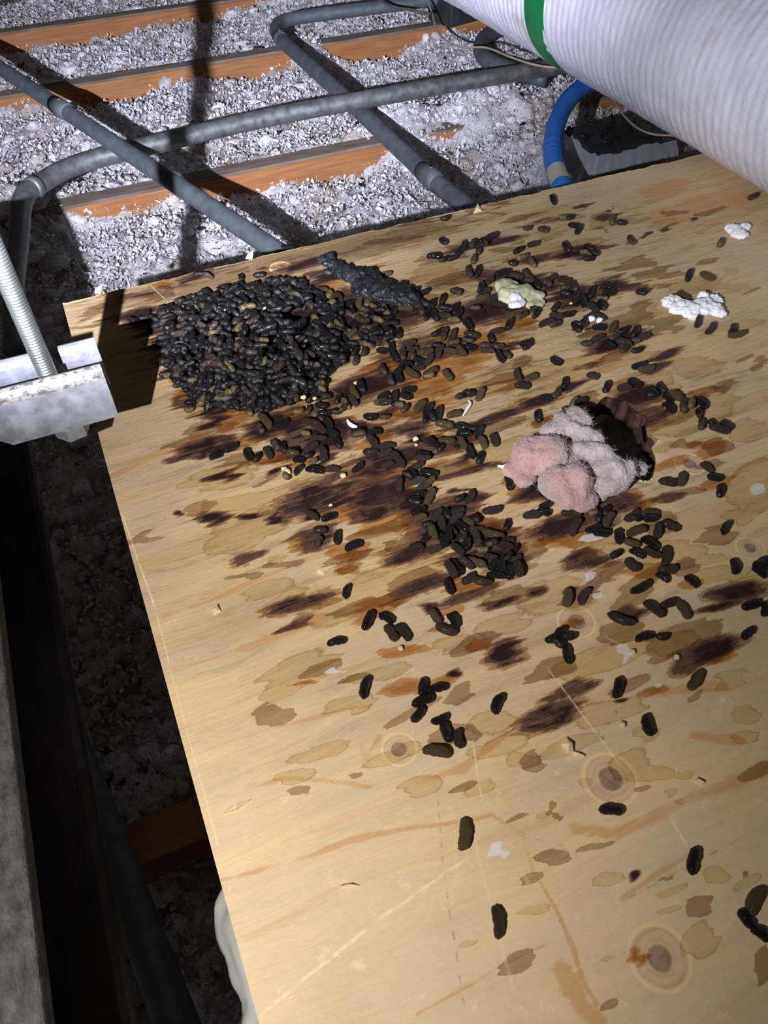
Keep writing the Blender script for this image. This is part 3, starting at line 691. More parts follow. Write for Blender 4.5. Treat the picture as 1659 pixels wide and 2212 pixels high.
# torn chips standing on the far edge
for k_, (a, b_, c_, lab) in enumerate([((1022, 462), (1030, 452), (1041, 456), None), ((205, 632), (222, 628), (216, 636), None), ((530, 560), (548, 553), (545, 561), None)]):
    p = [W(*a), W(*b_), W(*c_)]
    bmx = bmesh.new()
    vs = [bmx.verts.new((*q[:2], .0002)) for q in p]+[bmx.verts.new((p[1][0]+.001, p[1][1]+.001, .006)), bmx.verts.new((p[0][0]*.5+p[2][0]*.5, p[0][1]*.5+p[2][1]*.5+.002, .0045))]
    for f in ((0, 1, 3), (1, 2, 3), (2, 4, 3), (0, 3, 4), (0, 4, 2), (0, 2, 1)): bmx.faces.new([vs[i] for i in f])
    link('wood_chip', bm_mesh(bmx, 'wood_chip'), M_splinter, ply, smooth=False)
LM = [('the pink wad', 1240, 1000), ('the big left knot', 862, 1618), ('the biggest round knot', 1318, 1683), ('the bottom right knot', 1425, 2068), ('the small ringed knot', 1245, 1343), ('the large white fluff', 1500, 660),
      ('the yellowish flake', 1120, 635), ('the tarry strip', 800, 610), ('the big heap', 600, 780), ('the dark ringed knot', 700, 1062), ('the pale right knot', 1490, 1000), ('the right edge knot', 1620, 1184), ('the lower right stain', 1530, 1405),
      ('the wide central stain', 700, 945), ('the strut channel', 150, 850), ('the amber streak', 930, 830), ('the central clump', 1050, 1170), ('the amber smear', 880, 1480), ('the small white fluff', 1597, 498)]
def compass(dx, dy):
    a = math.degrees(math.atan2(-dy, dx)) % 360
    return ['right of', 'upper right of', 'above', 'upper left of', 'left of', 'lower left of', 'below', 'lower right of'][int((a+22.5)//45) % 8]
# ------------------------------------------------------------------ steel beam, hanging channel, threaded rod
root = empty('steel_beam', (-.117, -.6, -.09))
tag(root, 'dark rusty steel I-beam with dusty grey top flange along the left edge', 'beam')
def bpart(name, lo, hi, mat, bev, lab=None):
    bmx = bmesh.new(); bm_box(bmx, [lo[0]+.117, lo[1]+.6, lo[2]+.09], [hi[0]+.117, hi[1]+.6, hi[2]+.09], bev)
    o = link(name, bm_mesh(bmx, name), mat, root); 
    if lab: o['label'] = lab
    for p in o.data.polygons: p.use_smooth = False
    return o
bpart('top_flange', (-.170, -1.25, .063), (-.064, .045, .075), M_steel_top, .0015, 'dusty grey top flange')
bpart('web', (-.121, -1.25, -.079), (-.113, .045, .0635), M_steel, .001)
bpart('bottom_flange', (-.170, -1.25, -.094), (-.067, .045, -.078), M_steel, .006)
bpart('fillet', (-.114, -1.25, -.0795), (-.104, .045, -.070), M_steel, .004)

Y0, Y1, ZB, ZT, XL, XR = -.250, -.209, .0500, .0915, -.063, .0205
root = empty('strut_channel', (-.02, -.23, ZB))
tag(root, 'short galvanised strut channel hanging at the left, right end over the plywood', 'channel')
def prism(name, prof, x0, x1, mat, xo=None, label=None):
    n = len(prof); V = []
    for e, x in ((0, x0), (1, x1)):
        for i, (y, z) in enumerate(prof):
            xx = x+(xo[i] if (xo and e == 0) else 0)
            V.append((xx+.02, y+.23, z-ZB))
    Fc = [tuple(range(n)), tuple(range(n, 2*n))[::-1]]+[(i, i+n, (i+1) % n+n, (i+1) % n) for i in range(n)]
    m_ = bpy.data.meshes.new(name); m_.from_pydata(V, [], Fc); 
    bmx = bmesh.new(); bmx.from_mesh(m_); bmesh.ops.recalc_face_normals(bmx, faces=bmx.faces); bmx.to_mesh(m_); bmx.free()
    o = link(name, m_, mat, root, smooth=False)
    if label: o['label'] = label
    return o
def cprof(y0, s):
    P = [(0, ZB), (0, ZB+.012), (0, ZT-.005), (.0006, ZT-.0028), (.0020, ZT-.0008), (.0042, ZT), (.0066, ZT-.0008), (.0082, ZT-.0028), (.0088, ZT-.005), (.0088, ZT-.011),
         (.0066, ZT-.011), (.0066, ZT-.0052), (.0058, ZT-.0034), (.0042, ZT-.0026), (.0028, ZT-.0034), (.0024, ZT-.0052), (.0024, ZB+.012), (.0024, ZB)]
    return [(y0+s*a, z) for a, z in P]
xo = [.013, 0]+[0]*14+[0, .013]
rimp = [(Y0-.0001+a, z) for a, z in [(0, ZT-.0085), (-.0002, ZT-.005), (.0004, ZT-.0026), (.0019, ZT-.0006), (.0042, ZT+.0002), (.0067, ZT-.0006), (.0084, ZT-.0027), (.0084, ZT-.0045), (.006, ZT-.0020), (.0042, ZT-.0012), (.002, ZT-.0020), (.0008, ZT-.0085)]]
prism('front_flange', cprof(Y0, 1), XL, XR, M_zinc, xo)
prism('worn_rim', rimp, XL, XR-.0002, M_zinc_worn, None, 'rim of front flange with the zinc worn through')
prism('rear_flange', cprof(Y1, -1), XL, -.0205, M_zinc)
prism('rear_flange', cprof(Y1, -1), -.0030, XR+.0012, M_zinc)
prism('channel_base', [(Y0+.002, ZB), (Y0+.002, ZB+.0024), (Y1-.002, ZB+.0024), (Y1-.002, ZB)], XL+.012, XR, M_zinc)
def hexnut(name, c, af, h, mat, parent, off=(0, 0, 0), dome=.0):
    bmx = bmesh.new(); r = af/math.sqrt(3)
    prof = [(r*.86, 0), (r, .0012), (r, h-.0012), (r*.86, h)]
    rings_ = []
    for rr_, z in prof:
        rings_.append([bmx.verts.new((c[0]-off[0]+rr_*math.cos(math.pi/3*i+.2), c[1]-off[1]+rr_*math.sin(math.pi/3*i+.2), c[2]-off[2]+z)) for i in range(6)])
    for a, b_ in zip(rings_[:-1], rings_[1:]):
        for i in range(6): bmx.faces.new((a[i], a[(i+1) % 6], b_[(i+1) % 6], b_[i]))
    bmx.faces.new(rings_[0][::-1]); bmx.faces.new(rings_[-1])
    return link(name, bm_mesh(bmx, name), mat, parent, smooth=False)
bc = W(160, 938, .040)
hexnut('bolt_head', (bc[0], max(bc[1], -.238), .0375), .021, .0125, M_zinc, root, (-.02, -.23, ZB))
hexnut('bolt_shank', (bc[0], max(bc[1], -.238), .0495), .011, .012, M_zinc, root, (-.02, -.23, ZB))
# threaded rod with a real ridge every 2 mm
rc = W(98, 799, .0915); rx, ry = rc[0]-.0005, -.2295
n = 28; pitch = .0021; zz = np.arange(.030, .86, .00042)
th = np.linspace(0, 2*np.pi, n, endpoint=False)
ZZ, TT = np.meshgrid(zz, th, indexing='ij'); ph = ((ZZ-pitch*TT/(2*np.pi))/pitch) % 1
R_ = .0053+.00105*np.clip(1.6*(1-np.abs(ph*2-1)), 0, 1)
V = np.stack([R_*np.cos(TT), R_*np.sin(TT), ZZ-.03], -1).reshape(-1, 3)
idx = np.arange(len(zz)*n).reshape(len(zz), n); nxt = np.roll(idx, -1, 1)
Q = np.stack([idx[:-1], nxt[:-1], nxt[1:], idx[1:]], -1).reshape(-1, 4)
rod = empty('threaded_rod', (rx, ry, .03))
tag(rod, 'long zinc threaded rod rising through the strut channel at the left edge', 'rod')
link('thread', from_arrays('thread', V, Q), M_thread, rod)
hexnut('hex_nut', (0, 0, .0235), .019, .009, M_zinc, rod)
hexnut('hex_nut', (0, 0, .0100), .019, .009, M_zinc, rod)

# ------------------------------------------------------------------ conduits
def sleeve(name, pts, i0, i1, r, mat, parent, n=18):
    P = pts[i0:i1+1]; m_ = len(P)
    return tube(name, P, r, mat, parent, n, rf=lambda i, s: .93 if i in (0, m_-1) else 1.0)
def conduit(name, label, pts, r, mat, sleeves=(), group='grey conduits over the insulation', screws=True, rf=None):
    root = empty(name, pts[0]); tag(root, label, 'conduit', group)
    q = [Vector(p)-Vector(pts[0]) for p in pts]
    tube('pipe_run', q, r, mat, root, 20, rf=rf)
    for i0, i1 in sleeves:
        sleeve('coupling', q, i0, i1, r*1.17, mat, root)
        if screws:
            for j in (i0+1, i1-1):
                bmx = bmesh.new(); bmesh.ops.create_cone(bmx, segments=8, radius1=.003, radius2=.0028, depth=.004, cap_ends=True)
                bmesh.ops.translate(bmx, vec=q[j]+Vector((0, 0, r*1.2)), verts=bmx.verts)
                link('set_screw', bm_mesh(bmx, 'set_screw'), M_zinc, root, smooth=False)
    return root
za = -.112
a0, a1 = W(650, 577, za), W(-60, 107, za)
ptsA = [tuple(a0+(a1-a0)*t) for t in np.linspace(0, 1, 41)]
kA = min(range(41), key=lambda i: abs(PX(ptsA[i])[0]-128))
conduit('metal_conduit', 'straight dull grey conduit slanting in front of the others to the plywood corner side', ptsA, .0133, M_emt_dull, [(kA-1, kA+1)])
zb = -.147
pB = [W(x, y, zb) for x, y in ((-25, 640), (0, 545), (22, 480), (50, 430), (88, 396), (140, 366), (210, 342), (330, 313), (560, 258), (800, 213), (1010, 176), (1210, 143), (1400, 115))]
pB[0][2] = -.235; pB[1][2] = -.20; pB[2][2] = -.18
cB_ = [tuple(v) for v in catmull(pB, 6)]
kB = min(range(len(cB_)), key=lambda i: abs(PX(cB_[i])[0]-78)+abs(PX(cB_[i])[1]-405))
conduit('metal_conduit', 'shiny galvanised conduit running left to right and bending down at the left edge', cB_, .0150, M_emt, [(kB-1, kB+1)], screws=False)
zc = -.180
pC = [W(x, y, zc) for x, y in ((1090, 530), (1020, 458), (930, 384), (800, 262), (700, 170), (640, 116), (606, 84), (596, 62), (618, 44), (700, 30), (830, 14), (960, -4), (1080, -20))]
cC_ = [tuple(v) for v in catmull(pC, 7)]
k1 = min(range(len(cC_)), key=lambda i: abs(PX(cC_[i])[0]-928)+abs(PX(cC_[i])[1]-383)); k2 = min(range(len(cC_)), key=lambda i: abs(PX(cC_[i])[0]-606)+abs(PX(cC_[i])[1]-84))
conduit('metal_conduit', 'dull grey conduit passing under the shiny one and turning right at the top', cC_, .0148, M_emt_dull, [(k1-1, k1+1), (k2-1, k2+1)])
pD = [W(x, y, -.20) for x, y in ((1230, 40), (1140, 52), (1075, 64), (1040, 90), (1046, 124), (1095, 148), (1180, 172))]
conduit('metal_conduit', 'dark curved conduit end behind the white wrapped pipe and the shiny conduit', [tuple(v) for v in catmull(pD, 6)], .0165, M_emt_dull)
p0 = W(203, 1622, -.235); p1 = W(412, 2160, -.235); p0 = p0-np.array([.0147, 0, 0]); p1 = p1-np.array([.014, 0, 0])
d = (p1-p0)
conduit('metal_conduit', 'unlit grey conduit lying low between steel beam and plywood, bottom left', [tuple(p0-d*.4+d*1.8*t) for t in np.linspace(0, 1, 12)], .0147, M_emt_dull)

# ------------------------------------------------------------------ white wrapped pipe with a green band
Xs = W(1659, 415, 0)[0]; PR = .10
nn = np.array([.4, Xs-CAM[0]]); nn /= np.linalg.norm(nn)
PZ = PR+.001; PXc = CAM[0]+(PR-(PZ-.4)*nn[1])/nn[0]
Tp = np.array([PXc, 0, PZ])-PR*np.array([nn[0], 0, nn[1]])
def y_at_px(px):
    ys = np.linspace(-.7, 2.4, 3000); us = np.array([PX((Tp[0], y, Tp[2]))[0] if (np.array([Tp[0], y, Tp[2]])-CAM)@FWD > .05 else 1e9 for y in ys])
    return float(ys[np.argmin(abs(us-px))])
root = empty('wrapped_pipe', (PXc, 0, 0)); tag(root, 'thick white ribbed insulated pipe crossing the top right corner', 'pipe')
def jac_rf(y, th):
    rib = (abs(((y+.004*np.sin(th*2+1))/.0125) % 1-.5)*2)**1.6
    return PR*(1-.0070*rib*(.5+fbm(y*9, th*4+2, 2)))+.0030*(fbm(y*14+40, th*3+5, 3)-.5)+.0009*(vnoise(y*190, th*30)-.5)
ys = np.concatenate([np.arange(-1.0, -.3, .01), np.arange(-.3, 1.6, .0021), np.arange(1.6, 2.5, .01)]); tt = np.linspace(0, 2*np.pi, 110, endpoint=False)
YY, TH_ = np.meshgrid(ys, tt, indexing='ij'); RR = jac_rf(YY, TH_)
V = np.stack([RR*np.cos(TH_), YY, PZ+RR*np.sin(TH_)], -1).reshape(-1, 3)
idx = np.arange(YY.size).reshape(YY.shape); nxt = np.roll(idx, -1, 1)
link('ribbed_jacket', from_arrays('ribbed_jacket', V, np.stack([idx[:-1], idx[1:], nxt[1:], nxt[:-1]], -1).reshape(-1, 4)), M_jacket, root)
yg = y_at_px(1200); print('green band y', yg, 'pipe x', PXc)
yb = np.linspace(yg-.027, yg+.022, 5); YY, TH_ = np.meshgrid(yb, tt, indexing='ij'); RR = np.full(YY.shape, PR+.0016); RR[0] -= .0016; RR[-1] -= .0016
V = np.stack([RR*np.cos(TH_), YY+.006*np.sin(TH_+.5), PZ+RR*np.sin(TH_)], -1).reshape(-1, 3)
idx = np.arange(YY.size).reshape(YY.shape); nxt = np.roll(idx, -1, 1)
gb = link('tape_band', from_arrays('tape_band', V, np.stack([idx[:-1], idx[1:], nxt[1:], nxt[:-1]], -1).reshape(-1, 4)), M_green, root)
gb['label'] = 'green tape band'

# ------------------------------------------------------------------ blue tubing, grey box in clear film, wires
zt = -.075
pb = [W(x, y, zt) for x, y in ((1400, 90), (1330, 132), (1272, 176), (1228, 216), (1203, 265), (1194, 318), (1201, 366), (1216, 408), (1236, 450))]
cb = [tuple(v) for v in catmull(pb, 26)]
root = empty('flexible_tubing', cb[0]); tag(root, 'bright blue corrugated tubing curving down to the plywood edge', 'tubing')
q = [Vector(p)-Vector(cb[0]) for p in cb]
tube('corrugated_wall', q, .0142, M_blue, root, 20, rf=lambda i, s: 1+.022*math.cos(s*2*math.pi/.0035))
k = [i for i in range(len(cb)) if 372 < PX(cb[i])[1] < 404 and PX(cb[i])[0] < 1230]
pt = q[k[0]:k[-1]+1]; n = 20; V = []; 
for i, p in enumerate(pt):
    tn = (pt[min(i+1, len(pt)-1)]-pt[max(i-1, 0)]).normalized(); sx = tn.cross(Vector((0, 0, 1))).normalized(); uz = sx.cross(tn)
    for j in range(9):
        a = math.radians(-35+j*15); V.append(p+(sx*math.sin(a)*1+uz*math.cos(a))*.01485)
m_ = bpy.data.meshes.new('tan_sticker'); m_.from_pydata([tuple(v) for v in V], [], [(i*9+j, i*9+j+1, (i+1)*9+j+1, (i+1)*9+j) for i in range(len(pt)-1) for j in range(8)])
o = link('sticker', m_, M_tan, root); o['label'] = 'torn tan sticker'

zx = -.12
cn = [W(1216, 281, zx), W(1333, 252, zx), W(1449, 305, zx), W(1290, 348, zx)]
root = empty('junction_box', (cn[0]+cn[2])/2-np.array([0, 0, .055])); tag(root, 'dark grey junction box in clear plastic film beside the blue tubing', 'box')
o0 = Vector(root.location); bmx = bmesh.new()
tv = [bmx.verts.new(Vector(p)-o0) for p in cn]; bv = [bmx.verts.new(Vector(p)-o0-Vector((0, 0, .055))) for p in cn]
bmx.faces.new(tv); bmx.faces.new(bv[::-1])
for i in range(4): bmx.faces.new((tv[i], bv[i], bv[(i+1) % 4], tv[(i+1) % 4]))
bmesh.ops.bevel(bmx, geom=list(bmx.edges), offset=.003, segments=2, affect='EDGES')
link('box_body', bm_mesh(bmx, 'box_body'), M_box, root, smooth=False)
# lid slightly proud
ctr = sum((Vector(p) for p in cn), Vector())/4; bmx = bmesh.new()
tv = [bmx.verts.new((Vector(p)-ctr)*.93+ctr-o0+Vector((0, 0, .003))) for p in cn]; bv = [bmx.verts.new((Vector(p)-ctr)*.93+ctr-o0) for p in cn]
bmx.faces.new(tv)
for i in range(4): bmx.faces.new((tv[i], bv[i], bv[(i+1) % 4], tv[(i+1) % 4]))
link('box_lid', bm_mesh(bmx, 'box_lid'), M_box, root, smooth=False)
for p in (cn[2]*.88+np.array(ctr)*.12, cn[0]*.88+np.array(ctr)*.12):
    bmx = bmesh.new(); bmesh.ops.create_cone(bmx, segments=10, radius1=.004, radius2=.003, depth=.003, cap_ends=True); bmesh.ops.translate(bmx, vec=Vector(p)-o0+Vector((0, 0, .005)), verts=bmx.verts)
    link('lid_screw', bm_mesh(bmx, 'lid_screw'), M_steel, root, smooth=False)
# film: a crumpled skirt hanging off the two near edges
path = [cn[0]+(cn[3]-cn[0])*t for t in np.linspace(-.05, 1, 34)]+[cn[3]+(cn[2]-cn[3])*t for t in np.linspace(.03, 1.02, 44)]
V = []; rows = 14
for i, p in enumerate(path):
    out = (p-np.array(ctr)); out[2] = 0; out /= np.linalg.norm(out)
    for j in range(rows):
        t = j/(rows-1); wr = (float(fbm(np.array(i*.22), np.array(j*.35), 3))-.5)
        V.append(tuple(p+out*(.006+.045*t**1.3+.030*wr*t)+np.array([0, 0, .006-.085*t+.016*wr*(1-t)])-np.array(o0)))
m_ = bpy.data.meshes.new('film'); m_.from_pydata(V, [], [(i*rows+j, (i+1)*rows+j, (i+1)*rows+j+1, i*rows+j+1) for i in range(len(path)-1) for j in range(rows-1)])
o = link('plastic_film', m_, M_film, root); o['label'] = 'crumpled clear plastic film'
bx = W(985, 14, -.2); bmx = bmesh.new(); bm_box(bmx, (-.055, -.045, -.03), (.055, .045, .03), .003); bmesh.ops.rotate(bmx, cent=(0, 0, 0), matrix=Matrix.Rotation(.25, 3, 'Z'), verts=bmx.verts)
o = link('conduit_box', bm_mesh(bmx, 'conduit_box'), M_box, smooth=False); o.location = bx
tag(o, 'small dark metal box at the top edge left of the white pipe', 'box')
def wire(pts, z, r, mat, label, name='thin_wire'):
    q = catmull([W(x, y, z+dz) for x, y, dz in pts], 8); o0 = q[0].copy()
    o = tube(name, [p-o0 for p in q], r, mat, None, 8); o.location = o0
    tag(o, label, 'wire', 'thin loose wires'); return o
wire(((915, -30, .02), (932, 25, 0), (948, 72, -.01), (990, 100, 0), (1050, 103, .02), (1105, 124, .03), (1160, 141, .035), (1225, 150, .03), (1290, 170, 0)), -.155, .0021, M_wire, 'thin pinkish wire drooping left of the white pipe above the shiny conduit')
wire(((1300, 180, 0), (1330, 222, 0), (1348, 250, 0), (1378, 277, 0), (1412, 290, 0), (1455, 293, 0), (1520, 300, 0)), -.085, .0017, M_wire, 'thin brownish wire over the grey junction box')
wire(((790, -30, 0), (840, 10, 0), (890, 22, 0), (930, 30, 0)), -.15, .0035, M_wire_dark, 'short dark wire at the top edge near the small metal box')
bag = lump('plastic_bag', [((.024, -.565, -.125), (.044, .055, .075), 0), ((.020, -.64, -.130), (.050, .06, .080), .2), ((.016, -.74, -.135), (.054, .08, .085), -.2), ((.06, -.60, -.15), (.06, .10, .09), 0)], .005, .010, 16, M_bag, None, .004, 9)
tag(bag, 'smooth white plastic bulge under the plywood edge at the bottom left', 'bag')

# shreds and droppings on the box and in the fill: dark scraps
scr = []
for i in range(32):
    if i < 16:
        a, b_ = rng.random(2); p = (cn[0]*(1-a)+cn[1]*a)*(1-b_)+(cn[3]*(1-a)+cn[2]*a)*b_+np.array([0, 0, .006])
    else:
        px_, py_ = rng.uniform(150, 1180), rng.uniform(200, 560); p = W(px_, py_, -.24)
        if p[1] < .03: continue
        p[2] = float(ins_height(np.array(p[0]), np.array(p[1])))+.014
    scr.append(p)
for i, p in enumerate(scr):
    bmx = bmesh.new(); bmesh.ops.create_icosphere(bmx, subdivisions=2, radius=1)
    for v in bmx.verts: v.co = Vector((v.co.x*.0085, v.co.y*.0034, v.co.z*.0026))*(1+.3*mnoise.noise(v.co*2+Vector((i, 0, 0))))
    o = link('black_scrap', bm_mesh(bmx, 'black_scrap'), M_K); o.location = p; o.rotation_euler = (0, rng.normal(0, .2), rng.uniform(0, 3.1))
    if i < 16: tag(o, 'black scrap lying on the lid of the grey junction box', 'scrap', 'black scraps on the junction box')
    else: tag(o, 'small black scrap lying loose on the white insulation', 'scrap', 'black scraps on the insulation')

# ------------------------------------------------------------------ pink wool wad, tarry strip, flakes and crumbs
def PL(px, py, z=0): return tuple(W(px, py, z))
wad = lump('glass_wool_wad', [(PL(1152, 985, .012), (.017, .015, .012), .3), (PL(1190, 985, .014), (.018, .016, .014), .9), (PL(1118, 1020, .006), (.011, .007, .006), -.5), (PL(1135, 1035, .005), (.008, .007, .005), -.5),
      (PL(1208, 1045, .013), (.014, .014, .012), .5), (PL(1240, 1040, .014), (.014, .012, .013), .2), (PL(1238, 1072, .010), (.013, .010, .010), .2), (PL(1262, 1085, .007), (.011, .008, .007), .2), (PL(1250, 1000, .012), (.012, .010, .008), .2), (PL(1255, 975, .012), (.008, .012, .006), .2)], .0014, .0022, 75, M_pink, None, .0006, 260)
tag(wad, 'pink glass wool wad pulled out beside the gnawed hole in the plywood', 'wool')
o = lump('grey_fold', [(PL(1198, 939, .014), (.010, .012, .009), -.35), (PL(1218, 919, .016), (.011, .012, .008), -.35), (PL(1248, 909, .018), (.010, .014, .008), -.2), (PL(1261, 939, .019), (.008, .017, .008), .45), (PL(1283, 979, .019), (.008, .018, .008), .62), (PL(1318, 1009, .017), (.011, .013, .008), .9),
      (PL(1345, 1022, .012), (.013, .010, .009), .3), (PL(1323, 1039, .010), (.014, .010, .009), .2), (PL(1298, 1014, .013), (.010, .012, .008), .8), (PL(1378, 1012, .006), (.007, .006, .005), 0)], .0014, .0020, 80, M_grey_wool, wad, .0006, 260)
o['label'] = 'greyer folded layer by the hole'
k_ = lump('grey_knob', [(PL(1292, 1052, .008), (.008, .007, .007), 0), (PL(1300, 1066, .005), (.006, .006, .005), 0)], .0013, .0015, 90, M_grey_wool, wad)
# loose fibres standing out of the wad, one mass
V = []; Fc = []
src = [(wad, 1500), (o, 1300)]
for ob, cnt in src:
    vs = ob.data.vertices; nvv = len(vs)
    for i in range(cnt):
        v = vs[int(rng.integers(nvv))]
        if v.normal.z < -.2: continue
        dd = (v.normal+Vector(rng.normal(0, .8, 3))).normalized(); l_ = rng.uniform(.0015, .0045); s_ = dd.orthogonal().normalized()*.00010
        b0 = len(V); m0 = v.co+dd*l_*.5+Vector(rng.normal(0, .0006, 3))
        V += [v.co-s_, v.co+s_, m0+s_, m0-s_, v.co+dd*l_]; Fc += [(b0, b0+1, b0+2, b0+3), (b0+3, b0+2, b0+4)]
m_ = bpy.data.meshes.new('fibres'); m_.from_pydata([tuple(v) for v in V], [], Fc)
o = link('fibres', m_, M_grey_wool, wad); o['kind'] = 'stuff'

tar = lump('tarry_strip', [(PL(704, 560, .004), (.010, .006, .004), .3), (PL(722, 572, .004), (.012, .006, .004), -.6), (PL(748, 588, .005), (.016, .009, .005), -.65), (PL(775, 598, .006), (.018, .012, .006), -.7), (PL(800, 610, .006), (.018, .013, .006), -.6),
      (PL(715, 585, .003), (.005, .006, .003), 0), (PL(728, 592, .003), (.003, .005, .002), 0), (PL(820, 625, .006), (.019, .014, .007), -.4), (PL(850, 636, .007), (.020, .013, .008), -.4), (PL(872, 644, .006), (.016, .012, .007), -.7), (PL(888, 652, .005), (.010, .008, .006), -.8),
      (PL(790, 625, .004), (.014, .012, .004), -.2)], .0013, .0030, 110, M_tar, None, .0022, 240)
tag(tar, 'long glossy black tarry strip behind the big heap of droppings', 'residue')
def poly_chip(name, pts, z, h, mat, label, cat, group=None, bend=.002):
    P = [W(x, y, z) for x, y in pts]; c_ = sum(P)/len(P); bmx = bmesh.new()
    t_ = [bmx.verts.new(Vector(p-c_)+Vector((0, 0, h+bend*random.uniform(-1, 1)))) for p in P]; b_ = [bmx.verts.new(Vector((p-c_)*1.03)) for p in P]
    tc_ = bmx.verts.new((0, 0, h+bend*.8))
    for i in range(len(P)):
        j = (i+1) % len(P); bmx.faces.new((t_[i], t_[j], tc_)); bmx.faces.new((b_[i], b_[j], t_[j], t_[i]))
    bmx.faces.new(b_[::-1])
    o = link(name, bm_mesh(bmx, name), mat, None, smooth=False); o.location = c_
    tag(o, label, cat, group); return o
fl = lump('foam_flake', [(PL(1095, 618, .005), (.013, .011, .005), .2), (PL(1118, 632, .006), (.018, .012, .006), -.4), (PL(1140, 640, .004), (.016, .010, .004), -.3), (PL(1098, 645, .004), (.008, .008, .004), 0), (PL(1155, 655, .003), (.010, .008, .003), 0)], .0014, .0022, 90, M_yellow)
tag(fl, 'crumbly yellowish foam flake lying among the upper droppings', 'flake')
f2 = lump('white_tip', [(PL(1118, 655, .008), (.009, .006, .003), 0), (PL(1112, 640, .010), (.006, .006, .003), 0)], .0012, .0016, 160, M_whitebit, fl)
def fluff(label, blobs, group=None):
    o = lump('fluff_scrap', [(PL(x, y, z), (a, b_, c_), r) for x, y, z, a, b_, c_, r in blobs], .0011, .0016, 170, M_whitebit, None, .0010, 420)
    tag(o, label, 'fluff', group); return o
fluff('large white fluffy scrap at the right of the plywood', [(1452, 652, .004, .010, .008, .005, 0), (1470, 664, .004, .012, .009, .005, 0), (1495, 668, .004, .013, .009, .005, 0), (1520, 662, .004, .014, .011, .005, 0), (1545, 668, .004, .009, .008, .004, 0), (1520, 642, .004, .005, .007, .004, 0), (1545, 648, .003, .006, .008, .003, 0), (1558, 676, .003, .006, .005, .003, 0), (1500, 678, .003, .010, .006, .003, 0)])
fluff('small white fluffy scrap near the white pipe, right edge', [(1585, 494, .003, .009, .008, .004, 0), (1598, 505, .003, .008, .008, .004, 0), (1608, 490, .003, .007, .005, .003, 0)])
fluff('tiny white fluff between droppings below the yellowish flake', [(1296, 692, .004, .004, .003, .002, 0), (1276, 688, .003, .004, .003, .002, 0)])
def strand(label, pts, r, z=.002, mat=None):
    q = catmull([W(x, y, z) for x, y in pts], 6); o0 = q[0].copy(); n_ = len(q)
    o = tube('white_strand', [p-o0 for p in q], r, mat or M_whitebit, None, 8, rf=lambda i, s: .35+.65*math.sin(math.pi*(i+.5)/n_)); o.location = o0
    tag(o, label, 'strand', 'white strands among the droppings'); return o
strand('thin white curved strand above the middle row of droppings', [(1012, 865), (1016, 872), (1008, 885), (1000, 898)], .0013)
strand('white crescent sliver beside the dark stain left of centre', [(750, 906), (755, 915), (763, 920), (772, 922)], .0018)
strand('white sliver at the left end of the pink wad', [(1075, 1006), (1088, 1008), (1104, 1003), (1113, 1012)], .0016, .006)
for px_, py_, r_ in ((643, 801, .0032), (655, 858, .0028), (694, 887, .0024), (770, 828, .0035), (898, 948, .0030), (899, 961, .0018), (630, 790, .0014), (1004, 1156, .0028), (741, 1027, .0030), (715, 1091, .0018), (1163, 645, .0028), (1234, 655, .0020), (498, 700, .0025), (573, 667, .0028), (467, 744, .0018), (680, 860, .0022), (665, 878, .002), (620, 1020, .0042), (614, 1012, .003), (1440, 880, .002)):
    bmx = bmesh.new(); bmesh.ops.create_icosphere(bmx, subdivisions=2, radius=1)
    for v in bmx.verts: v.co = Vector((v.co.x, v.co.y*.8, v.co.z*.7))*r_*.8*(1+.7*mnoise.noise(v.co*1.7+Vector((px_, py_, 0))))
    hz = .014 if (py_ < 870 and px_ < 700) else .002
    o = link('yellow_crumb', bm_mesh(bmx, 'yellow_crumb'), M_crumb); o.location = W(px_, py_, hz)
    lm = min(LM, key=lambda m: math.hypot(m[1]-px_, m[2]-py_)); big_ = 'larger' if r_ > .0029 else 'tiny' if r_ < .0021 else 'small'
    tag(o, f'{big_} yellow crumb among droppings, {compass(px_-lm[1], py_-lm[2])} {lm[0]}', 'crumb', 'yellow crumbs among the droppings')
for px_, py_, lab in ((1128, 965, 'tiny white crumb left of the pink wad'), (1462, 1419, 'pale green crumb on the dark stain at lower right'), (866, 1400, 'tiny white speck below centre'), (1345, 1565, 'pale grey crumb left of the lone dropping at lower right'), (1367, 1408, 'grey crumb above the lower right stain')):
    bmx = bmesh.new(); bmesh.ops.create_icosphere(bmx, subdivisions=2, radius=.0018)
    for v in bmx.verts: v.co = v.co*(1+.3*mnoise.noise(v.co*900))
    o = link('pale_crumb', bm_mesh(bmx, 'pale_crumb'), M_yellow); o.location = W(px_, py_, .0012); tag(o, lab, 'crumb')
poly_chip('wood_splinter', [(1212, 1612), (1222, 1596), (1234, 1612), (1238, 1628), (1226, 1628)], 0, .0035, M_splinter, 'raised pale wood splinter above the large knot', 'splinter')
poly_chip('wood_splinter', [(1238, 1626), (1250, 1634), (1262, 1636), (1240, 1636)], 0, .0022, M_splinter, 'short curled splinter beside the raised one', 'splinter')
poly_chip('wood_splinter', [(484, 1758), (500, 1742), (545, 1726), (512, 1750)], 0, .0022, M_splinter, 'long flat splinter near the left edge, low in the photo', 'splinter')
poly_chip('wood_splinter', [(735, 1916), (760, 1908), (782, 1914), (755, 1912)], 0, .0012, M_splinter, 'thin curved splinter near the bottom left of the plywood', 'splinter')
poly_chip('wood_splinter', [(686, 1238), (712, 1224), (728, 1222), (700, 1244)], 0, .0020, M_splinter, 'pale lifted splinter left of centre', 'splinter')
poly_chip('wood_splinter', [(455, 1318), (470, 1312), (478, 1322), (462, 1330)], 0, .0018, M_splinter, 'small frayed splinter near the left edge', 'splinter')
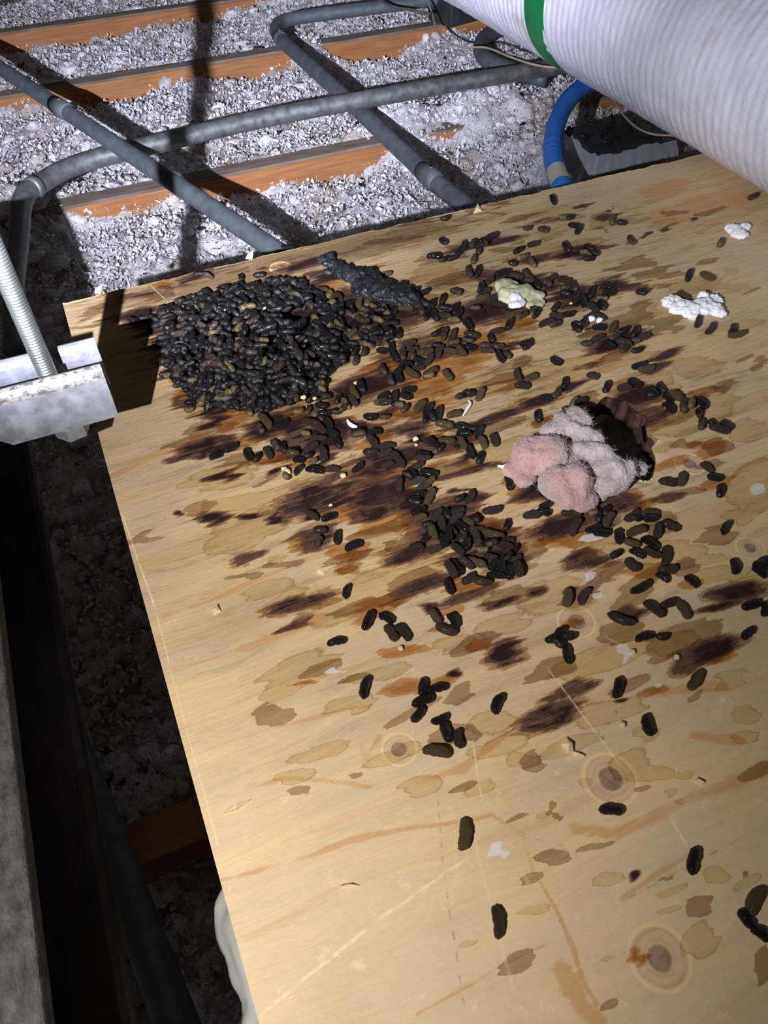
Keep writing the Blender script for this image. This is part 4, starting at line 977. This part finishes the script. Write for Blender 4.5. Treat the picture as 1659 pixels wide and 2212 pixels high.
poly_chip('wood_splinter', [(1495, 1688), (1506, 1680), (1518, 1694), (1510, 1692)], 0, .0018, M_splinter, 'tiny lifted splinter right of the large knot', 'splinter')
# ------------------------------------------------------------------ droppings
# measured as (x, y, length, image angle, kind) inside enlarged crops (x0, y0, scale) of the plywood
CR = {
 (380, 840, 4.1475): '135,115,120,5,K 120,175,95,15,O 245,45,110,-50,O 388,55,110,35,O 480,120,130,35,O 570,30,110,-80,G 545,150,80,-5,K 660,190,90,-80,O 700,130,130,-30,K 750,55,150,-55,B 880,50,120,-10,O 970,95,140,10,B 820,120,110,25,K 825,178,80,25,K 1185,185,80,75,B 1300,60,150,5,B 1315,95,140,5,B 1305,145,120,-8,K 1250,200,80,60,O 1100,190,100,20,O 1455,90,80,55,K 1525,130,100,-55,O 1590,100,110,-60,B 1600,30,120,-60,O 1440,195,100,0,K 1500,185,70,40,B 1330,215,130,0,K 800,285,150,-45,O 755,350,90,-60,B 950,305,130,22,K 1160,390,90,-15,O 1290,345,140,-50,B 1200,295,160,-15,B 1360,300,120,-60,K 1290,430,120,-5,B 1400,390,120,-30,K 1210,520,140,35,B 1320,580,120,-85,B 1450,480,90,-60,K 490,525,150,25,K 355,595,120,15,K 645,585,110,-65,K 730,605,90,60,K 825,570,110,-60,B 890,500,100,-55,B 960,520,90,-65,K 1050,540,100,0,K 1050,590,110,-5,O 1100,630,110,-5,K 1230,640,90,35,O 1245,725,165,-8,K 1400,715,130,5,B 1100,720,110,50,K 990,770,70,-60,O 1190,585,80,20,K 1220,1130,130,-30,B 1370,1145,140,20,K 1290,1260,125,-5,B 1280,1360,100,65,B 1450,1325,125,85,K',
 (560, 1060, 4.1475): '845,490,160,20,K 785,897,120,75,K 690,1350,165,8,K 975,1160,170,65,K 1140,1135,150,-30,K 1180,1270,165,-55,B 1290,1265,175,-50,B',
 (820, 1060, 4.1475): '360,20,120,0,K 300,75,130,3,K 450,50,160,65,O 330,115,80,-10,K 350,175,140,25,K 360,240,130,25,O 510,215,140,55,B 560,280,120,-80,B 610,200,100,-70,K 700,175,130,20,B 690,240,140,45,B 430,290,80,10,K 415,410,120,55,K 480,390,130,-70,O 570,435,130,-60,K 620,400,120,-80,K 655,340,110,-55,B 735,315,140,-35,K 800,275,110,-30,O 860,260,60,-60,K 870,335,130,0,B 750,410,100,70,B 785,470,120,80,K 325,500,140,5,B 500,520,130,25,B 700,515,140,-40,B 1020,385,200,-18,O 870,400,120,-70,B 900,490,120,-70,O 965,485,130,5,K 1135,450,150,10,B 1120,510,150,0,B 1215,510,60,60,K 1220,600,110,15,B 1000,590,130,-10,B 920,540,90,0,O 845,635,210,-20,O 690,685,160,-50,K 775,665,150,-30,B 640,725,160,-55,B 625,850,140,-70,K 800,780,140,40,B 915,805,180,-12,B 1100,660,160,85,K 1030,740,140,15,K 1060,780,130,0,K 1160,720,140,85,K 1240,720,160,-85,B 1020,680,120,40,K 1000,530,90,20,B 1150,600,80,50,K 505,1125,150,-60,O 600,1240,200,-20,B 655,1185,140,-55,K 810,50,130,65,B 720,60,100,25,K 1010,170,170,5,B 1140,300,100,75,K 1365,215,160,5,B 1475,185,130,-10,K 1490,120,120,20,K 1555,1310,140,25,K',
 (1200, 1060, 3.614): '125,175,155,-8,B 155,280,130,60,B 340,195,90,85,K 400,150,80,70,K 415,225,130,60,O 300,290,130,20,K 365,325,140,0,K 290,180,60,30,O 495,355,110,-80,K 600,405,130,-20,O 600,190,120,35,B 735,180,140,8,O 735,230,120,8,K 630,225,90,0,K 630,315,150,15,O 800,310,120,80,B 900,270,150,-30,B 740,410,160,-35,K 760,480,150,-28,B 860,510,140,85,B 640,485,130,-25,K 475,490,90,25,K 600,575,140,-40,B 880,610,150,5,B 840,670,120,-30,K 1065,705,130,-40,K 670,750,190,32,K 95,830,140,80,O 225,820,130,60,B 890,875,140,22,B 770,920,190,-40,B 1000,930,160,-55,O 515,1000,220,-20,B 695,1140,145,18,K 840,1130,60,0,K 1335,285,110,60,K 1400,590,110,-80,K 1600,560,120,40,K 1600,630,130,-40,K 1640,600,100,80,K 1530,890,140,15,K 1640,920,110,85,K 1505,1110,120,45,K 30,1130,100,60,K 100,1150,80,0,K 20,1200,80,-40,K 95,1275,140,-75,K',
 (520, 1380, 3.456): '930,360,165,75,K 1360,355,130,80,K 1465,370,155,12,K 1360,460,170,22,K 1325,560,140,55,K 1490,595,140,25,K 1535,690,160,-70,K 1630,740,140,-80,B 1465,838,210,-5,O',
 (960, 1380, 2.373): '275,330,100,65,K 890,250,100,80,K 1290,210,120,55,O 1045,438,110,-80,K 855,875,120,-5,K',
 (400, 1650, 2.37): '1428,360,165,85,O 1598,810,160,-82,B',
 (1000, 1750, 2.517): '1255,275,140,80,K 1590,495,150,68,O 1545,590,130,-50,K 1620,670,110,-35,K',
 (760, 740, 4.1475): '35,155,80,75,B 280,240,100,-65,B 350,330,100,-75,B 85,385,100,-70,K 150,20,110,0,K 275,65,110,0,K 360,40,80,-80,K 385,120,110,-55,K 460,100,100,85,B 540,90,100,-80,B 660,80,150,10,O 490,190,120,0,K 610,160,120,-25,K 695,150,130,60,B 600,220,120,10,B 420,245,100,40,K 420,300,110,-70,K 540,270,140,-30,O 700,270,140,30,O 690,310,100,5,O 860,290,110,-50,O 790,80,120,70,B 890,70,120,-20,O 980,70,110,-45,O 1220,65,120,-10,B 1330,120,110,-60,K 1395,105,80,-40,B 760,15,80,0,K 510,420,130,10,K 280,475,110,25,K 380,495,120,80,K 485,475,110,-25,K 265,525,130,15,O 300,555,120,5,B 425,550,90,-10,O 480,580,90,50,B 610,570,130,50,O 685,590,110,50,K 775,635,130,75,K 660,665,90,80,K 720,680,90,-50,K 920,640,140,15,O 165,660,125,-5,K 295,655,100,-3,B 830,735,160,-10,O 980,750,130,-12,K 1085,765,100,0,K 1145,805,120,70,K 1010,800,130,0,B 1000,835,130,-5,K 1170,890,110,-60,O 1280,870,110,-75,B 850,875,150,0,O 1000,900,120,-60,O 1065,975,120,-65,K 1150,1030,100,75,K 730,890,120,-40,K 800,930,80,55,K 970,470,80,30,B 1040,450,90,-30,B 990,490,90,20,K 1060,470,70,0,K 1150,465,110,65,O 65,795,140,3,K 60,840,130,3,O 200,790,120,10,K 200,820,120,5,K 185,890,140,-55,B 310,925,150,8,B 170,975,140,-5,B 300,980,130,20,B 410,1040,190,-45,B 320,1085,110,20,B 55,1110,120,45,K 640,1000,140,-5,K 630,1050,140,-5,B 590,1095,120,25,B 690,1165,160,-12,K 540,1165,110,-50,K 500,1200,100,-20,K 430,1270,110,85,B 600,1230,130,20,G 700,1240,110,40,O 640,1290,120,15,G',
 (1060, 740, 4.1475): '245,290,110,-70,B 365,310,120,25,O 285,385,140,-3,B 585,160,110,-35,K 660,360,90,75,K 595,445,100,50,B 495,490,110,-8,K 915,295,110,-20,B 1040,395,90,70,K 750,525,90,50,O 800,550,120,30,K 700,600,120,-20,B 425,655,100,-80,K 620,680,90,30,K 1330,205,130,15,K 1400,230,150,10,O 1290,360,130,-30,K 1200,400,130,10,B 1455,440,120,-40,K 1530,400,100,-50,K 1590,500,110,-45,K 1600,580,130,-35,K 1440,480,90,0,K 400,1300,140,15,K 495,1335,110,12,K 165,1250,130,-75,K 1320,840,120,-70,B',
 (1300, 740, 4.621): '740,555,130,-35,O 825,630,110,-85,B 885,630,120,75,O 1000,600,150,-35,K 975,700,90,-75,K 995,810,110,85,B 1110,795,100,-35,K 1175,860,210,-15,B 1250,820,140,-40,B 1055,1245,150,-30,B 1135,1340,160,-8,K 1185,1475,120,85,K 665,1390,190,-15,B 795,1360,130,80,O',
 (1240, 340, 3.959): '1535,330,95,25,B 410,552,90,-5,K 490,705,95,-55,B 1255,725,90,65,O 985,1005,90,70,K 1140,1015,130,-30,O 330,535,90,80,O 1060,1400,120,75,B 1170,1460,110,55,B 1355,1470,90,70,K 1400,1510,170,10,O 575,1150,90,-20,K 935,1190,130,-30,O 290,1110,130,-10,K 150,1150,90,70,K 300,1160,120,10,K 240,1200,100,-10,O 80,1230,130,-70,K 160,1280,110,-40,B 240,1260,90,-60,K 200,1360,150,-20,B 100,1400,110,80,B 20,1450,100,-50,K 215,1450,120,0,K 335,1450,110,65,O 425,1475,100,20,K 520,1490,80,70,K 600,1530,110,20,B 300,1600,120,-25,K 430,1580,140,-15,B 200,1550,140,30,B 110,1585,100,5,B 350,1530,90,30,B 530,1555,90,-10,B 430,1630,90,50,B 545,1640,100,15,K 30,790,100,10,K 90,800,80,0,O 130,770,90,-30,K 180,810,80,-20,K 60,850,90,10,B 130,860,100,5,K',
 (860, 400, 4.1475): '425,290,90,10,K 1390,130,75,-60,K 1545,280,70,20,K 1490,280,100,10,O 1580,360,110,-10,K 1620,395,80,60,K 1300,395,100,-20,B 1165,380,80,10,B 405,500,80,-40,K 325,635,130,-5,K 410,655,80,20,K 490,645,100,15,K 550,590,90,50,K 590,540,90,80,K 675,520,80,60,B 720,570,80,-80,B 790,480,130,20,K 840,480,110,30,K 760,530,90,30,B 1215,525,110,10,B 1080,580,95,25,K 1115,640,110,15,O 1205,690,100,-60,O 1030,695,85,-8,K 680,665,110,75,O 640,770,90,-70,B 715,770,110,75,K 1510,550,90,-50,K 1610,590,100,0,K 240,950,100,20,K 155,925,90,5,K 520,950,110,-20,B 400,1020,80,75,K 225,1050,110,-30,B 310,1060,80,70,K 200,1110,110,-65,B 410,1090,110,-5,K 265,1150,100,70,K 330,1160,100,-70,K 410,1165,130,-10,B 500,1090,100,30,K 540,1150,90,60,K 500,1200,110,-10,O 625,1250,140,-50,K 690,1090,110,-5,B 770,945,120,8,B 760,1000,120,10,O 820,850,110,50,B 740,930,80,80,K 850,1010,120,30,B 910,1060,120,-10,B 940,780,140,10,K 1060,810,130,-10,B 1160,800,110,-40,B 1180,850,100,-20,B 1240,890,80,-50,K 1200,1100,130,-30,B 1240,1140,90,60,K 1110,1160,110,20,B 1000,1090,90,-10,K 1000,1240,110,65,K 1370,840,110,40,B 1340,870,80,-20,B 1490,850,130,-15,B 1500,910,100,5,B 1500,965,100,-15,K 1420,1170,130,-10,B 1530,1150,120,10,K 1410,1090,80,60,K 1330,1230,140,20,B 1410,1240,110,20,B 1580,900,80,-60,B 1600,1020,90,60,K 1600,1290,110,-80,K 1640,1250,80,30,K 350,1315,110,25,K 415,1330,90,75,B 490,1345,120,70,B 500,1400,110,5,B 660,1340,140,-12,B 630,1380,110,-10,B 885,1310,130,10,B 835,1365,80,-60,K 1150,1415,120,0,K 1150,1450,90,60,K 100,1410,120,15,B 130,1460,100,5,B 360,1410,110,20,K 640,1450,130,-5,K 780,1430,110,0,B 890,1440,120,-5,B',
 (680, 540, 6.38): '90,540,190,-5,B 190,610,120,60,O 130,700,150,-55,B 260,650,140,60,B 340,680,180,-75,B 500,650,190,20,B 480,720,190,5,K 260,745,140,0,B 480,760,170,-3,B 620,720,170,85,O 740,720,150,60,O 350,830,150,5,O 490,880,150,-10,B 230,830,120,-40,B 850,750,140,0,K 980,820,150,-60,O 740,830,180,5,B 690,920,130,80,O 780,920,150,-85,K 1250,800,210,0,O 1100,830,170,60,K 1000,930,150,20,K 970,1050,130,70,B 570,1020,180,-15,K 640,990,190,-12,B 660,1060,130,-30,K 700,1140,150,15,B 840,1100,140,20,O 500,1150,180,40,O 800,1220,190,-25,B 940,1200,150,0,K 630,1270,150,-10,B 750,1310,180,10,B 980,1290,120,-60,O 1070,1330,130,-85,K 930,1370,170,-5,K 1280,1300,190,0,K 310,1250,150,-80,O 450,1310,230,5,B 830,400,130,-5,K 1180,520,150,-20,B 740,270,130,30,K 970,330,180,8,O 1380,520,160,0,K 100,1060,160,30,B 250,1080,150,50,O 350,1060,120,60,O 210,1130,90,80,O 230,960,160,0,B 130,1290,170,80,K 50,1180,150,-40,B 220,1310,170,-70,B',
}
KIND = {'K': ('black', M_K), 'B': ('brown', M_B), 'G': ('grey-brown', M_G), 'O': ('olive brown', M_O)}
def pellet_mesh(name, mat, seed, ns=14, nr=10):
    rs = np.random.default_rng(seed); bend = rs.uniform(-.16, .22); taper = rs.uniform(-.15, .2); wd_ = rs.uniform(.195, .235); pinch = rs.uniform(0, .09); pp = rs.uniform(.35, .65)
    V = []; 
    for i in range(ns+1):
        t = i/ns; u = -.5+t
        r = wd_*(max(0, 1-abs(2*u)**3.4))**.5*(1+taper*u)*(1-pinch*math.exp(-((t-pp)/.06)**2))
        for k in range(nr):
            a = 2*math.pi*k/nr; p = Vector((u, r*math.cos(a)+bend*(u*u*2-.25), r*math.sin(a)))
            w_ = .048*mnoise.noise(Vector((p.x*6+seed, p.y*7, p.z*7)))+.022*mnoise.noise(Vector((p.x*17, p.y*19+seed, p.z*19)))
            V.append((p.x, p.y+w_*math.cos(a), p.z+w_*math.sin(a)))
    Fc = [(i*nr+k, i*nr+(k+1) % nr, (i+1)*nr+(k+1) % nr, (i+1)*nr+k) for i in range(ns) for k in range(nr)]
    me = bpy.data.meshes.new(name); me.from_pydata(V, [], Fc); 
    bmx = bmesh.new(); bmx.from_mesh(me); bmesh.ops.remove_doubles(bmx, verts=bmx.verts, dist=.004); bmesh.ops.recalc_face_normals(bmx, faces=bmx.faces); bmx.to_mesh(me); bmx.free()
    me.shade_smooth(); me.materials.append(mat); return me
PM = {k: [pellet_mesh('dropping_'+KIND[k][0].replace('-', '_').replace(' ', '_'), KIND[k][1], 11*i+ord(k)) for i in range(5)] for k in KIND}
HEAP = [(330,700),(352,668),(395,652),(440,632),(500,618),(560,612),(640,606),(700,640),(735,660),(740,700),(752,730),(742,775),(712,800),(690,845),(640,866),(560,884),(500,880),(440,872),(400,842),(365,822),(350,780),(334,735)]
def inpoly(x, y, P):
    c = False; j = len(P)-1
    for i in range(len(P)):
        if (P[i][1] > y) != (P[j][1] > y) and x < (P[j][0]-P[i][0])*(y-P[i][1])/(P[j][1]-P[i][1])+P[i][0]: c = not c
        j = i
    return c
def edge_d(x, y, P):
    best = 1e9
    for i in range(len(P)):
        a = np.array(P[i-1], float); b_ = np.array(P[i], float); d = b_-a; t = min(1, max(0, ((x-a[0])*d[0]+(y-a[1])*d[1])/(d@d)))
        best = min(best, math.hypot(x-a[0]-t*d[0], y-a[1]-t*d[1]))
    return best
rows = []
for (x0, y0, sc_), txt in CR.items():
    for t in txt.split():
        a = t.split(','); x, y, l_, an = (float(v) for v in a[:4]); rows.append((x0+x/sc_, y0+y/sc_, l_/sc_*1.06, an, a[4]))
# drop double counted ones where crops overlap
keep = []
for r in rows:
    if any(math.hypot(r[0]-q[0], r[1]-q[1]) < 6.5 for q in keep): continue
    keep.append(r)
rows = keep
class Pel: pass
pels = []
for (x, y, l_, an, k) in rows:
    t = math.radians(an); hx_, hy_ = l_/2*math.cos(t), -l_/2*math.sin(t)
    a = W(x-hx_, y-hy_, .003); b_ = W(x+hx_, y+hy_, .003); d = b_-a; Ln = float(np.linalg.norm(d))
    p = Pel(); p.px, p.py, p.k, p.pl = x, y, k, l_
    Lc = min(max(Ln, .0085), .0185); p.L = Lc; p.ang = math.atan2(d[1], d[0])
    wd_ = .5*(.0145*.43)+.5*Lc*.43; wd_ = min(wd_, .0064)*.95
    p.Wd = wd_/.43; c = (a+b_)/2; p.pos = np.array([c[0], c[1], .43*p.Wd*.47]); p.tilt = 0
    pels.append(p)
# stack the ones that overlap
for i, p in enumerate(pels):
    if inpoly(p.px, p.py, HEAP): p.pos[2] += .35*min(.018, edge_d(p.px, p.py, HEAP)*.0006)
    n_ = sum(1 for q in pels[:i] if np.hypot(*(q.pos[:2]-p.pos[:2])) < .0062)
    p.pos[2] += min(n_, 3)*.0028; p.tilt = random.uniform(-.12, .12)*(1+n_)
pels.sort(key=lambda p: -p.pl)
solo, rest = pels[:300], pels[300:]
solo.sort(key=lambda p: (p.py, p.px))
# clusters of neighbours name the place of each one
clus = list(range(len(solo)))
def find(i):
    while clus[i] != i: i = clus[i]
    return i
for i in range(len(solo)):
    for j in range(i):
        if math.hypot(solo[i].px-solo[j].px, solo[i].py-solo[j].py) < .62*(solo[i].pl+solo[j].pl)/2+ (5 if solo[i].py > 1000 else 2): clus[find(i)] = find(j)
groups = {}
for i in range(len(solo)): groups.setdefault(find(i), []).append(i)
used = {}
for g in groups.values():
    cx_ = sum(solo[i].px for i in g)/len(g); cy_ = sum(solo[i].py for i in g)/len(g)
    for i in g:
        p = solo[i]; lm = min(LM, key=lambda m: math.hypot(m[1]-p.px, m[2]-p.py)); dd = math.hypot(lm[1]-p.px, lm[2]-p.py)
        place = ('far ' if dd > 130 else 'close ' if dd < 60 else '')+compass(p.px-lm[1], p.py-lm[2])+' '+lm[0]
        ori = ('lying level' if abs(((math.degrees(-math.atan2(*(np.array(PX(p.pos+np.array([math.cos(p.ang), math.sin(p.ang), 0])*.005)[:2])-np.array(PX(p.pos)[:2]))[::-1])) + 90) % 180)-90) < 22 else 'lying slanted')
        e0 = np.array(PX(p.pos+np.array([math.cos(p.ang), math.sin(p.ang), 0])*.005)[:2])-np.array(PX(p.pos)[:2]); ia = math.degrees(math.atan2(-e0[1], e0[0])) % 180
        ori = 'level' if ia < 18 or ia > 162 else 'upright' if 65 < ia < 115 else 'slanting up' if ia < 90 else 'slanting down'
        size = 'long ' if p.L > .0165 else 'short ' if p.L < .0110 else ''
        state = 'lone ' if len(g) == 1 else ''
        p.lab = f'{state}{size}{KIND[p.k][0]} dropping, {ori}, {place}'
        p.place = place
        used.setdefault(p.lab, []).append(p)
for lab, ps in used.items():      # whoever still shares a label is told apart by its place in the row
    if len(ps) == 2:
        a, b_ = ps
        if abs(a.px-b_.px) > abs(a.py-b_.py): lo, hi = (a, b_) if a.px < b_.px else (b_, a); lo.lab += ', left one'; hi.lab += ', right one'
        else: lo, hi = (a, b_) if a.py < b_.py else (b_, a); lo.lab += ', upper one'; hi.lab += ', lower one'
    elif len(ps) == 3:
        ps.sort(key=lambda p: p.px); ps[0].lab += ', leftmost one'; ps[1].lab += ', middle one'; ps[2].lab += ', rightmost one'
def matrix_of(p):
    return Matrix.Translation(Vector(p.pos)) @ Matrix.Rotation(p.ang, 4, 'Z') @ Matrix.Rotation(p.tilt, 4, 'Y') @ Matrix.Diagonal((p.L*1.04, p.Wd, p.Wd, 1))
for p in solo:
    o = bpy.data.objects.new('rodent_dropping', random.choice(PM[p.k])); COL.objects.link(o)
    M_ = matrix_of(p); o.location = M_.to_translation(); o.rotation_euler = (0, p.tilt, p.ang+(math.pi if random.random() < .5 else 0)); o.scale = (p.L*1.04, p.Wd, p.Wd)
    tag(o, p.lab, 'dropping', 'rodent droppings scattered over the plywood')
# the heap and the far small ones: one mass per colour of the same droppings
extra = []
def add_extra(px, py, h, k, L_, tl=.35):
    p = Pel(); p.k = k; p.L = L_; p.Wd = L_*random.uniform(.9, 1.1); c = W(px, py, h); p.pos = c; p.ang = random.uniform(0, math.pi); p.tilt = random.gauss(0, tl); extra.append(p)
cnt = 0
while cnt < 1150:
    x, y = random.uniform(325, 760), random.uniform(600, 892)
    if not inpoly(x, y, HEAP): continue
    if 618 < x < 695 and 660 < y < 690: continue
    e = edge_d(x, y, HEAP); hmax = .017*(1-math.exp(-e*.030)); 
    h = .003+hmax*random.choice((0, .3, .6, .85, 1, 1))*random.uniform(.8, 1.05)
    add_extra(x, y, h, random.choices('KBGO', (80, 14, 2, 4))[0], random.uniform(.0105, .0155)); cnt += 1
HEAP2 = [(735, 650), (800, 662), (870, 668), (905, 690), (890, 720), (850, 735), (800, 765), (760, 770), (745, 720)]
cnt = 0
while cnt < 26:
    x, y = random.uniform(735, 905), random.uniform(650, 770)
    if inpoly(x, y, HEAP2): add_extra(x, y, random.uniform(.003, .006), random.choices('KBGO', (50, 30, 4, 16))[0], random.uniform(.0105, .014), .12); cnt += 1
for (x, y) in ((285, 692), (300, 690), (312, 688), (325, 684), (318, 677), (338, 690), (345, 680), (450, 595), (520, 600), (560, 594), (430, 592)):
    add_extra(x, y, .003, 'K' if random.random() < .8 else 'B', .012, .1)
masses = {'K': [], 'B': [], 'G': [], 'O': []}
for p in rest+extra: masses[p.k].append(p)
for k, ps in masses.items():
    vs = []; fs = []; off = 0
    var = []
    for me_ in PM[k]:
        v = np.empty(len(me_.vertices)*3); me_.vertices.foreach_get('co', v); v = v.reshape(-1, 3)
        f = [tuple(pl.vertices) for pl in me_.polygons]; var.append((v, f))
    for p in ps:
        v, f = random.choice(var); M_ = np.array(matrix_of(p)); q = v@M_[:3, :3].T+M_[:3, 3]
        vs.append(q); fs += [tuple(i+off for i in ff) for ff in f]; off += len(v)
    me_ = bpy.data.meshes.new('dropping_mass'); me_.from_pydata(np.concatenate(vs).tolist(), [], fs)
    o = link('dropping_heap', me_, KIND[k][1])
    tag(o, {'K': 'glossy black', 'B': 'brown', 'G': 'dry grey-brown', 'O': 'olive brown'}[k]+' droppings packed into the big wet heap and strewn behind it', 'droppings', kind='stuff')
print('solo', len(solo), 'rest', len(rest), 'extra', len(extra), 'labels', len({p.lab for p in solo}))
